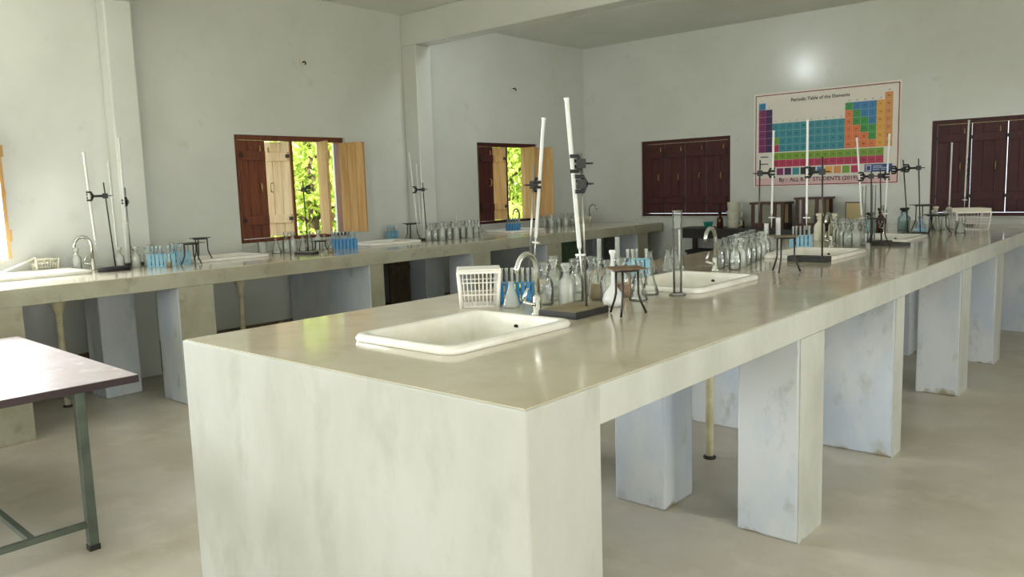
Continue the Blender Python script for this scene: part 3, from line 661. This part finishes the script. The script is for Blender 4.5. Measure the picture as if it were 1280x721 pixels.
make_cylinder('lone measuring cylinder before the second pilaster', -5.2, 5.02, 0.24, 0.012, 'glass_frosted')

# ------------------------------------------------------------------ test tube racks, baskets, tripods
def make_rack(label, short, x, y, rz, n, m_, ln=0.15, wd=0.05, h=0.10, tube_m='glass_milky'):
    t = thing('test_tube_rack', label, 'test tube rack', (x, y, HB), R(rz), group='test tube racks')
    MB().box(-ln / 2, ln / 2, -wd / 2, wd / 2, 0, 0.008).build('base', m_, t)
    for z in (0.045, h - 0.008): MB().box(-ln / 2, ln / 2, -wd / 2, wd / 2, z, z + 0.006).build('shelf', m_, t)
    for s_ in (-1, 1): MB().box(s_ * ln / 2 - 0.003, s_ * ln / 2 + 0.003, -wd / 2, wd / 2, 0, h).build('end_plate', m_, t)
    for s_ in (-1, 1):
        for i in range(n): 
            xx = -ln / 2 + (i + 0.5) * ln / n
            MB().box(xx - ln / n * 0.36, xx + ln / n * 0.36, s_ * wd / 2 - 0.0015, s_ * wd / 2 + 0.0015, 0.006, h - 0.01).build('slat', m_, t)
    c, s = math.cos(R(rz)), math.sin(R(rz))
    for i in range(n):
        for j in (-1, 1):
            lx, ly = -ln / 2 + (i + 0.5) * ln / n, j * wd * 0.24
            if random.random() < 0.12: continue
            tt = MB().lathe([(0.002, 0), (0.006, 0.004), (0.0075, 0.012), (0.0075, 0.15), (0.009, 0.153)], seg=8, cap1=False).build('test_tube', tube_m)
            tt.location = (x + lx * c - ly * s, y + lx * s + ly * c, HB + 0.0085)
            tag(tt, '%s %s-row test tube of the %s' % (ORD[i], 'front' if j < 0 else 'rear', short), 'test tube', 'tubes in the ' + short)
    return t
make_rack('bright blue rack of test tubes between the white basket and the nearest tap', 'bright blue rack by the white basket', -1.17, 1.345, 42, 7, 'blue_plastic', 0.17, 0.055, 0.1, 'glass_milky')
make_rack('pale blue rack of test tubes left of the tall wide measuring cylinder', 'pale blue rack by the wide cylinder', -1.22, 2.45, 40, 5, 'pale_blue_plastic', 0.13, 0.05, 0.11)
make_rack('small blue rack near the third island sink', 'small blue rack by the third island sink', -1.19, 4.80, 40, 5, 'pale_blue_plastic', 0.16, 0.05, 0.09)
make_rack('pale blue rack near the oval-based stand on the wall bench', 'pale blue rack by the oval-based stand', -4.99, 1.50, 64, 7, 'pale_blue_plastic', 0.20, 0.05, 0.10, 'glass_blue')
make_rack('mid blue rack behind the double tripod on the wall bench', 'mid blue rack by the double tripod', -5.08, 1.83 - 0.12, 64, 5, 'pale_blue_plastic', 0.14, 0.05, 0.10, 'glass_blue')
make_rack('blue-green rack right of the stand before the nearer open window', 'blue-green rack before the nearer window', -5.0, 3.28, 60, 7, 'blue_plastic', 0.24, 0.06, 0.10, 'glass_blue')
make_rack('pale green-blue rack between the two open windows', 'pale green-blue rack between the open windows', -5.51, 4.32, 90, 5, 'pale_blue_plastic', 0.13, 0.06, 0.10, 'glass_blue')
make_rack('bright blue rack under the farther open window', 'bright blue rack under the farther window', -5.30, 6.10, 55, 5, 'blue_plastic', 0.17, 0.06, 0.09, 'glass_blue')

def make_tripod(label, x, y, rz, h=0.19, r=0.055, gauze=True, m_g='rust', group='iron tripods'):
    t = thing('tripod', label, 'tripod', (x, y, HB), R(rz), group=group)
    ring = [(r * math.cos(2 * math.pi * i / 18), r * math.sin(2 * math.pi * i / 18), h - 0.006) for i in range(19)]
    MB().tube(ring, 0.005, 6, caps=False).build('ring', 'iron_black', t)
    for k in range(3):
        a = 2 * math.pi * k / 3; c, s = math.cos(a), math.sin(a)
        MB().tube([(r * c, r * s, h - 0.006), (r * 1.03 * c, r * 1.03 * s, h * 0.45), (r * 1.2 * c, r * 1.2 * s, h * 0.3), (r * 1.65 * c, r * 1.65 * s, 0.004)], 0.005, 8).build('leg', 'iron_black', t)
    if gauze:
        g = r * 1.35; MB().box(-g, g, -g, g, h, h + 0.004).build('wire_gauze', m_g, t)
    return t
make_tripod('nearest black tripod with a rusty square gauze on the island', -0.555, 1.30, 50, 0.19, 0.052)
make_tripod('black tripod with a grey gauze between the second and third island sinks', -0.60, 3.02, 35, 0.205, 0.055, m_g='dusty_black')
make_tripod('front black tripod near the blue racks on the wall bench', -4.88, 1.70, 20, 0.17, 0.055, m_g='iron_black')
make_tripod('rear black tripod near the blue racks on the wall bench', -5.17, 1.93, 50, 0.19, 0.055, m_g='iron_black')
make_tripod('black tripod between the two open windows', -5.28, 4.40, 30, 0.18, 0.06, m_g='iron_black')
make_tripod('dark low tripod right of the retort stand before the nearer window', -4.96, 2.98, 30, 0.1, 0.05, m_g='iron_black')
make_tripod('small black wire tripod beside the ring-footed stand', -0.66, 4.90, 10, 0.22, 0.06, gauze=False)
make_tripod('black tripod behind the bluish conical flask', -0.80, 6.78, 40, 0.25, 0.07, m_g='iron_black')
make_tripod('black tripod just left of the far white basket', -0.62, 6.50, 10, 0.17, 0.075, m_g='iron_black')

def make_basket(label, x, y, rz, lx, ly, h, m_='white_plastic', lid=True, nx=10, ny=8):
    t = thing('plastic_basket', label, 'basket', (x, y, HB), R(rz), group='slatted plastic baskets')
    def at(sx, sy, k): s_ = 0.88 + 0.12 * k; return (sx * lx / 2 * s_, sy * ly / 2 * s_, h * k)
    MB().box(-lx / 2 * 0.88, lx / 2 * 0.88, -ly / 2 * 0.88, ly / 2 * 0.88, 0, 0.005).build('floor_panel', m_, t)
    g = MB()
    for k in (0.03, 0.35, 0.68):
        c = [Vector(at(a, b_, k)) for a, b_ in ((-1, -1), (1, -1), (1, 1), (-1, 1))]
        for i in range(4): g.tube([c[i], c[(i + 1) % 4]], 0.0035, 4)
    g.build('hoop', m_, t)
    g = MB()
    for (n, ax) in ((nx, 0), (ny, 1)):
        for i in range(1, n):
            u = -1 + 2 * i / n
            for s_ in (-1, 1):
                p0, p1 = (at(u, s_, 0.02), at(u, s_, 0.97)) if ax == 0 else (at(s_, u, 0.02), at(s_, u, 0.97))
                g.tube([p0, p1], 0.0026, 4)
    tag(g.build('slats', m_, t), kind='stuff')
    for a, b_ in ((-1, -1), (1, -1), (1, 1), (-1, 1)): MB().tube([at(a, b_, 0), at(a, b_, 0.98)], 0.008, 6).build('corner_post', m_, t)
    rim = MB(); hx, hy = lx / 2 + 0.006, ly / 2 + 0.006
    rim.holed([-hx, hx, -hx + 0.012, hx - 0.012], [-hy, hy, -hy + 0.012, hy - 0.012], [(-hx + 0.012, hx - 0.012, -hy + 0.012, hy - 0.012)], h * 0.93, h, lambda u, v, q: (u, v, q)).build('rim', m_, t)
    if lid: MB().box(-hx, hx, -hy, hy, h, h + 0.008).build('lid', m_, t, bevel=0.003)
    return t
make_basket('white slatted basket with a lid behind the nearest island sink', -1.275, 1.20, 44, 0.185, 0.16, 0.165)
make_basket('white slatted basket at the far end of the island before the red shutters', -0.50, 7.22, 30, 0.30, 0.22, 0.17, lid=False)
make_basket('small cream basket behind the left-edge sink on the wall bench', -5.53, 0.85, 90, 0.16, 0.10, 0.10, 'cream_plastic', lid=False, nx=8, ny=6)
make_basket('grey-green basket in the far corner of the wall bench', -5.30, 7.52, 60, 0.22, 0.18, 0.11, 'cream_plastic', lid=False)
t = thing('tray', 'cream flat tray lying on the far white basket', 'tray', (-0.52, 7.25, HB + 0.171), R(24))
MB().box(-0.16, 0.16, -0.13, 0.13, 0, 0.006).build('tray_base', 'cream_plastic', t)
MB().box(-0.165, 0.165, -0.135, -0.128, 0, 0.03).box(-0.165, 0.165, 0.128, 0.135, 0, 0.03).box(-0.165, -0.158, -0.128, 0.128, 0, 0.03).box(0.158, 0.165, -0.128, 0.128, 0, 0.03).build('tray_edge', 'cream_plastic', t)

# ------------------------------------------------------------------ near table at the left
t = thing('steel_table', 'low table with a pale laminate top and green steel legs at the left edge', 'table', (-3.0, -0.42, 0), R(-1.5))
TX0, TX1, TY0, TY1, TH = -1.0, 0.66, -0.72, 0.54, 0.735
tp = MB().box(TX0, TX1, TY0, TY1, TH - 0.034, TH - 0.002).build('tabletop', 'table_edge', t, bevel=0.002)
MB().box(TX0 + 0.002, TX1 - 0.002, TY0 + 0.002, TY1 - 0.002, TH - 0.002, TH).build('laminate', 'table_top', tp)
for sx in (-0.93, 0.62):
    for sy in (-0.60, 0.30):
        lg = MB().box(sx - 0.02, sx + 0.02, sy - 0.02, sy + 0.02, 0.0, TH - 0.034).build('leg', 'green_steel', t, bevel=0.003)
        MB().box(sx - 0.022, sx + 0.022, sy - 0.022, sy + 0.022, 0, 0.025).build('foot_cap', 'iron_black', lg)
    MB().box(sx - 0.0125, sx + 0.0125, -0.58, 0.28, 0.105, 0.13).build('stretcher', 'green_steel', t)
MB().box(-0.9175, 0.6075, 0.06, 0.085, 0.105, 0.13).build('stretcher', 'green_steel', t)
for sy in (-0.60, 0.30): MB().box(-0.91, 0.60, sy - 0.015, sy + 0.015, TH - 0.075, TH - 0.034).build('apron', 'green_steel', t)

# ------------------------------------------------------------------ back wall table and what stands on it
BT = 0.93
t = thing('dark_table', 'dark-topped table against the back wall below the chart', 'table', (-2.95, 7.82, 0))
MB().box(-0.95, 0.92, -0.26, 0.29, BT - 0.03, BT).build('tabletop', 'dark_top', t)
for sx in (-0.9, 0.88):
    for sy in (-0.22, 0.25): MB().box(sx - 0.025, sx + 0.025, sy - 0.025, sy + 0.025, 0, BT - 0.03).build('leg', 'case_wood', t)
MB().box(-0.9, 0.88, -0.23, -0.21, BT - 0.12, BT - 0.03).build('apron', 'dark_top', t)
for x, y, sx, sy, h, mm, lb in ((-3.62, 7.86, 0.16, 0.16, 0.62, 'dark_cloth', 'black bin standing under the left of the dark table'), (-3.1, 7.9, 0.2, 0.16, 0.5, 'navy', 'navy bundle stored under the middle of the dark table'),
                                (-2.4, 7.9, 0.22, 0.16, 0.6, 'navy', 'dark blue box stored under the right of the dark table')):
    t = thing('storage_box', lb, 'box', (x, y, 0), group='boxes under the dark table')
    MB().box(-sx, sx, -sy, sy, 0, h).build('box_body', mm, t, bevel=0.02)
    MB().box(-sx - 0.01, sx + 0.01, -sy - 0.01, sy + 0.01, h, h + 0.03).build('lid', 'dark_cloth', t)
for x, wd, hh, lb in ((-2.74, 0.40, 0.31, 'left wooden glass-fronted balance case on the dark table'), (-2.23, 0.34, 0.36, 'right wooden glass-fronted balance case on the dark table')):
    t = thing('balance_case', lb, 'balance case', (x, 7.90, BT), group='wooden balance cases')
    d = 0.13; p = 0.035
    MB().box(-wd / 2, wd / 2, -d, d, 0, 0.06).build('plinth', 'case_wood', t)
    MB().box(-wd / 2 - 0.015, wd / 2 + 0.015, -d - 0.015, d + 0.015, hh - 0.025, hh).build('top_board', 'case_wood', t)
    for sx in (-1, 1):
        for sy in (-1, 1): MB().box(sx * (wd / 2 - p / 2) - p / 2, sx * (wd / 2 - p / 2) + p / 2, sy * (d - p / 2) - p / 2, sy * (d - p / 2) + p / 2, 0.06, hh - 0.025).build('post', 'case_wood', t)
    for sx in (-0.22, 0.22): MB().box(sx * wd - 0.022, sx * wd + 0.022, -d, -d + 0.02, 0.06, hh - 0.025).build('door_stile', 'case_wood', t)
    MB().box(-wd / 2 + p, wd / 2 - p, d - 0.012, d - 0.006, 0.06, hh - 0.025).build('back_panel', 'cardboard', t)
    MB().box(-wd / 2 + p, wd / 2 - p, -d + 0.006, -d + 0.010, 0.06, hh - 0.025).build('glass_pane', 'glass', t)
    MB().cyl((0, 0, 0.06), (0, 0, hh * 0.7), 0.008, seg=8).box(-0.09, 0.09, -0.006, 0.006, hh * 0.7, hh * 0.7 + 0.012).build('balance_beam', 'brass', t)
for k in range(3):
    t = thing('plastic_jug', ('bottom', 'middle', 'topmost')[k] + ' cream jug of the stack on the dark table', 'jug', (-3.21, 7.86, BT + k * 0.105), group='stacked cream jugs')
    MB().lathe([(0.062, 0), (0.07, 0.005), (0.08, 0.098), (0.085, 0.104)], seg=18).build('body', 'cream_plastic', t)
    MB().tube([(0.078, 0, 0.085), (0.108, 0, 0.08), (0.108, 0, 0.035), (0.072, 0, 0.025)], 0.006, 6).build('handle', 'cream_plastic', t)
t = thing('green_tub', 'small green tub beside the stack of cream jugs', 'tub', (-3.52, 7.80, BT))
MB().lathe([(0.045, 0), (0.055, 0.06), (0.06, 0.065)], seg=16).build('body', 'teal_plastic', t); MB().lathe([(0.062, 0.06), (0.062, 0.075), (0.02, 0.078)], seg=16).build('lid', 'teal_plastic', t)
put('bottle_brown', -3.42, 7.92, 'dark bottle between the green tub and the cream jugs', 'bottle', 'dark bottles on the back table', 1.15, BT)
put('bottle_brown', -3.10, 7.9, 'small dark bottle right of the cream jugs', 'bottle', 'dark bottles on the back table', 0.5, BT)
t = thing('wooden_stool', 'dark wooden stool with a card against the back wall', 'stool', (-1.85, 7.90, 0))
MB().cyl((0, 0, 0.88), (0, 0, 0.91), 0.14, seg=20).build('seat', 'case_wood', t)
for k in range(4):
    a = R(45 + 90 * k); MB().cyl((0.16 * math.cos(a), 0.16 * math.sin(a), 0), (0.1 * math.cos(a), 0.1 * math.sin(a), 0.88), 0.016, seg=8).build('leg', 'case_wood', t)
MB().tube([(0.13 * math.cos(R(45 + 90 * k)), 0.13 * math.sin(R(45 + 90 * k)), 0.42) for k in range(5)], 0.01, 6).build('stretcher', 'case_wood', t)
t = thing('yellow_card', 'yellowish card leaning on the wall above the dark stool', 'card', (-1.84, 8.06, 0.98))
MB().box(-0.085, 0.085, -0.004, 0.004, 0, 0.24).build('card_sheet', 'cardboard', t); MB().box(-0.09, 0.09, -0.008, 0.004, -0.0, 0.012).box(-0.09, 0.09, -0.008, 0.004, 0.232, 0.244).box(-0.09, -0.082, -0.008, 0.004, 0.012, 0.232).box(0.082, 0.09, -0.008, 0.004, 0.012, 0.232).build('card_frame', 'case_wood', t)
MB().box(-0.12, 0.12, -0.05, 0.075, -0.035, 0.0).build('ledge', 'case_wood', t)
put('bottle_plastic', -1.88, 7.84, 'cream bottle standing on the dark stool', 'bottle', 'dark bottles on the back table', 0.9, 0.91)
# boards under the wall bench
t = thing('wooden_board', 'dark brown wooden board leaning under the wall bench', 'board', (-5.30, 4.08, 0))
for k in range(3): MB().box(-0.02, 0.0, k * 0.095, k * 0.095 + 0.092, 0, 0.83).build('plank', 'brown_board', t)
for z in (0.15, 0.65): MB().box(0.0, 0.015, 0.01, 0.275, z, z + 0.06).build('batten', 'brown_board', t)
t = thing('green_cupboard', 'green painted cupboard under the far part of the wall bench', 'cupboard', (-5.2, 6.75, 0))
MB().box(-0.2, 0.2, -0.32, 0.32, 0, 0.78).build('carcass', 'green_paint', t)
for s_ in (-1, 1):
    d_ = MB().box(0.2, 0.215, s_ * 0.16 - 0.155, s_ * 0.16 + 0.155, 0.03, 0.76).build('door', 'green_paint', t); MB().cyl((0.215, s_ * 0.03, 0.42), (0.235, s_ * 0.03, 0.42), 0.012, seg=10).build('knob', 'iron_black', d_)

# ------------------------------------------------------------------ periodic table chart
CX0, CX1, CZ0, CZ1 = -3.053, -1.400, 1.440, 2.525
ch = thing('periodic_table_chart', 'large printed periodic table chart on the back wall', 'chart', ((CX0 + CX1) / 2, BY, CZ0))
cw, chh = CX1 - CX0, CZ1 - CZ0
MB().box(-cw / 2 - 0.02, cw / 2 + 0.02, -0.006, -0.001, -0.02, chh + 0.02).build('sheet', 'paper', ch)
bl = 0.010
MB().box(-cw / 2, cw / 2, -0.0072, -0.006, -bl, 0).box(-cw / 2, cw / 2, -0.0072, -0.006, chh - bl, chh).box(-cw / 2, -cw / 2 + bl, -0.0072, -0.006, 0, chh).box(cw / 2 - bl, cw / 2, -0.0072, -0.006, 0, chh).build('border', 'ink_red', ch)
MB().box(-cw / 2 + bl, cw / 2 - bl, -0.0068, -0.006, 0.0, chh * 0.075).build('footer_band', 'pink_paper', ch)
u0, du = 0.025, 0.0519; vr = [0.088, 0.162] + [0.162 + 0.079 * k for k in range(1, 7)]
colors = ['c_purple', 'c_violet', 'c_teal', 'c_blue', 'c_green', 'c_lime', 'c_pink', 'c_orange', 'c_amber', 'c_tan', 'c_black', 'c_navy']
CM = {}
def cell(u_a, u_b, v_a, v_b, color, gap=0.0009):
    wd, ht = (u_b - u_a) * cw / 2 - gap, (v_b - v_a) * chh / 2 - gap; key = (round(wd, 5), round(ht, 5), color)
    loc = (-cw / 2 + (u_a + u_b) / 2 * cw, 0, chh * (1 - (v_a + v_b) / 2))
    if key not in CM: CM[key] = MB().box(-wd, wd, -0.0076, -0.0066, -ht, ht).build('element_cell', color, ch, loc); return
    c = CM[key].copy(); COL.objects.link(c); c.parent = ch; c.location = loc
SYM = []
def ctext(s, u, v, size=0.026): SYM.append((s, u, v, size))
ROWS = ['H 1 He 18', 'Li 1 Be 2 B 13 C 14 N 15 O 16 F 17 Ne 18', 'Na 1 Mg 2 Al 13 Si 14 P 15 S 16 Cl 17 Ar 18',
        'K 1 Ca 2 Sc 3 Ti 4 V 5 Cr 6 Mn 7 Fe 8 Co 9 Ni 10 Cu 11 Zn 12 Ga 13 Ge 14 As 15 Se 16 Br 17 Kr 18', 'Rb 1 Sr 2 Y 3 Zr 4 Nb 5 Mo 6 Tc 7 Ru 8 Rh 9 Pd 10 Ag 11 Cd 12 In 13 Sn 14 Sb 15 Te 16 I 17 Xe 18',
        'Cs 1 Ba 2 La 3 Hf 4 Ta 5 W 6 Re 7 Os 8 Ir 9 Pt 10 Au 11 Hg 12 Tl 13 Pb 14 Bi 15 Po 16 At 17 Rn 18', 'Fr 1 Ra 2 Ac 3 Rf 4 Db 5 Sg 6 Bh 7 Hs 8 Mt 9 Ds 10 Rg 11 Cn 12 Nh 13 Fl 14 Mc 15 Lv 16 Ts 17 Og 18']
GREEN = {'B', 'Si', 'Ge', 'As', 'Sb', 'Te', 'Po', 'La'}; BLUE = {'H', 'C', 'N', 'O', 'P', 'S', 'Se'}
for r, row in enumerate(ROWS):
    tk = row.split()
    for s, cc in zip(tk[::2], tk[1::2]):
        g = int(cc)
        color = 'c_blue' if s in BLUE else 'c_lime' if s == 'La' else 'c_green' if s in GREEN else 'c_pink' if s == 'Ac' else 'c_purple' if g == 1 else 'c_violet' if g == 2 else 'c_teal' if g <= 12 else 'c_amber' if g == 17 else 'c_tan' if g == 18 else 'c_orange'
        cell(u0 + (g - 1) * du, u0 + g * du, vr[r], vr[r + 1], color)
        ctext(s, u0 + (g - 0.5) * du, (vr[r] + vr[r + 1]) / 2)
top_row = {1: 0, 2: 1, 13: 1, 14: 1, 15: 1, 16: 1, 17: 1, 18: 0}
for g in range(1, 19): ctext(str(g), u0 + (g - 0.5) * du, vr[top_row.get(g, 3)] - 0.02, 0.022)
for r, (row, color) in enumerate((('La Ce Pr Nd Pm Sm Eu Gd Tb Dy Ho Er Tm Yb Lu', 'c_lime'), ('Ac Th Pa U Np Pu Am Cm Bk Cf Es Fm Md No Lr', 'c_pink'))):
    va = 0.645 + r * 0.079
    for k, s in enumerate(row.split()):
        cell(u0 + (k + 2) * du, u0 + (k + 3) * du, va, va + 0.079, color); ctext(s, u0 + (k + 2.5) * du, va + 0.04)
    cell(0.04, 0.1, va + 0.035, va + 0.045, 'c_black', 0)
for k, color in enumerate(('c_purple', 'c_violet', 'c_teal', 'c_black', 'c_black', 'c_blue', 'c_amber', 'c_tan', 'c_lime', 'c_pink')):
    cell(0.165 + k * 0.059, 0.165 + k * 0.059 + 0.05, 0.815, 0.893, color)
cell(0.785, 0.965, 0.812, 0.893, 'c_navy')
def text_mesh(s, size, align='CENTER'):
    cu = bpy.data.curves.new('t', 'FONT'); cu.body = s; cu.size = size; cu.align_x = align; cu.align_y = 'CENTER'; cu.resolution_u = 2; cu.offset = size * 0.018
    ob = bpy.data.objects.new('t', cu); COL.objects.link(ob)
    bpy.context.view_layer.update()
    me = bpy.data.meshes.new_from_object(ob.evaluated_get(bpy.context.evaluated_depsgraph_get()))
    vs = [tuple(v.co) for v in me.vertices]; fs = [tuple(p.vertices) for p in me.polygons]
    bpy.data.objects.remove(ob); bpy.data.curves.remove(cu); bpy.data.meshes.remove(me)
    return vs, fs
CACHE = {}
def lettering(name, items, m_):
    mb = MB()
    for s, u, v, size in items:
        if (s, size) not in CACHE: CACHE[(s, size)] = text_mesh(s, size)
        vs, fs = CACHE[(s, size)]; n = len(mb.v)
        mb.v += [(-cw / 2 + u * cw + p[0], -0.0082, chh * (1 - v) + p[1]) for p in vs]
        for f in fs: mb.face([n + i for i in f])
    return mb.build(name, m_, ch)
tag(lettering('element_symbols', SYM, 'ink'), kind='stuff')
lettering('title_lettering', [('Periodic Table of the Elements', 0.472, 0.08, 0.055)], 'ink')
lettering('maker_lettering', [('By :  ALL B.Sc  STUDENTS (2019)', 0.463, 0.947, 0.066)], 'ink')
pl = MB()
for u_a, u_b, v_a, v_b in ((0.795, 0.799, 0.822, 0.884), (0.799, 0.825, 0.822, 0.828), (0.799, 0.825, 0.878, 0.884), (0.825, 0.829, 0.822, 0.884), (0.84, 0.90, 0.830, 0.836), (0.84, 0.94, 0.848, 0.853), (0.84, 0.92, 0.866, 0.871)):
    pl.box(-cw / 2 + u_a * cw, -cw / 2 + u_b * cw, -0.0084, -0.0076, chh * (1 - v_b), chh * (1 - v_a))
tag(pl.build('panel_print', 'ink_white', ch), kind='stuff')

# ------------------------------------------------------------------ trees outside the left windows
def make_tree(label, x, y, rad, h, n, seed):
    rnd = random.Random(seed)
    t = thing('tree', label, 'tree', (x, y, -0.3), group='trees outside the left windows')
    MB().tube([(0, 0, 0), (0.05, 0.03, h * 0.35), (-0.04, 0.05, h * 0.75)], [0.10, 0.08, 0.03], 8).build('trunk', 'bark', t)
    br = MB()
    for k in range(7):
        a = rnd.uniform(0, 6.28); z = rnd.uniform(0.25, 0.7) * h
        br.tube([(0, 0, z), (rad * 0.4 * math.cos(a), rad * 0.4 * math.sin(a), z + 0.25), (rad * 0.8 * math.cos(a), rad * 0.8 * math.sin(a), z + 0.5)], [0.035, 0.022, 0.008], 5)
    br.build('branches', 'bark', t)
    mb = MB()
    blobs = [(rnd.uniform(-0.6, 0.6) * rad, rnd.uniform(-0.6, 0.6) * rad, rnd.uniform(0.12, 0.95) * h, rnd.uniform(0.35, 0.6) * rad) for _ in range(26)]
    for _ in range(n):
        bx, by, bz, brr = rnd.choice(blobs)
        d = Vector((rnd.gauss(0, 1), rnd.gauss(0, 1), rnd.gauss(0, 1))).normalized() * brr * rnd.uniform(0.55, 1.0)
        p = Vector((bx, by, bz)) + d
        a = Vector((rnd.gauss(0, 1), rnd.gauss(0, 1), rnd.gauss(0, 1) - 0.4)).normalized(); bb = a.orthogonal().normalized() * rnd.uniform(0.02, 0.035); a = a * rnd.uniform(0.05, 0.09)
        k = len(mb.v); mb.v += [tuple(p - a), tuple(p + bb), tuple(p + a), tuple(p - bb)]; mb.face((k, k + 1, k + 2, k + 3))
    tag(mb.build('leaves', 'leaf', t), kind='stuff')
TREES = [(-9.2, 3.4, 0.95, 3.6), (-9.2, 5.85, 0.98, 4.0), (-9.2, 8.2, 0.95, 3.4), (-9.2, 10.5, 0.95, 4.2), (-9.2, 12.9, 0.95, 3.8), (-12.0, 7.6, 1.3, 5.0), (-12.0, 14.2, 1.4, 5.0)]
TL = ['leafy tree nearest the left edge outside the nearer window', 'leafy tree seen in the middle of the nearer window', 'leafy tree between the views of the two left windows', 'tall leafy tree left of the view in the farther window',
      'leafy tree seen through the farther window', 'tall tree standing behind the others outside the nearer window', 'tall tree standing behind the others outside the farther window']
for k, (x, y, rad, h) in enumerate(TREES): make_tree(TL[k], x, y, rad, h, 5200, 100 + k)
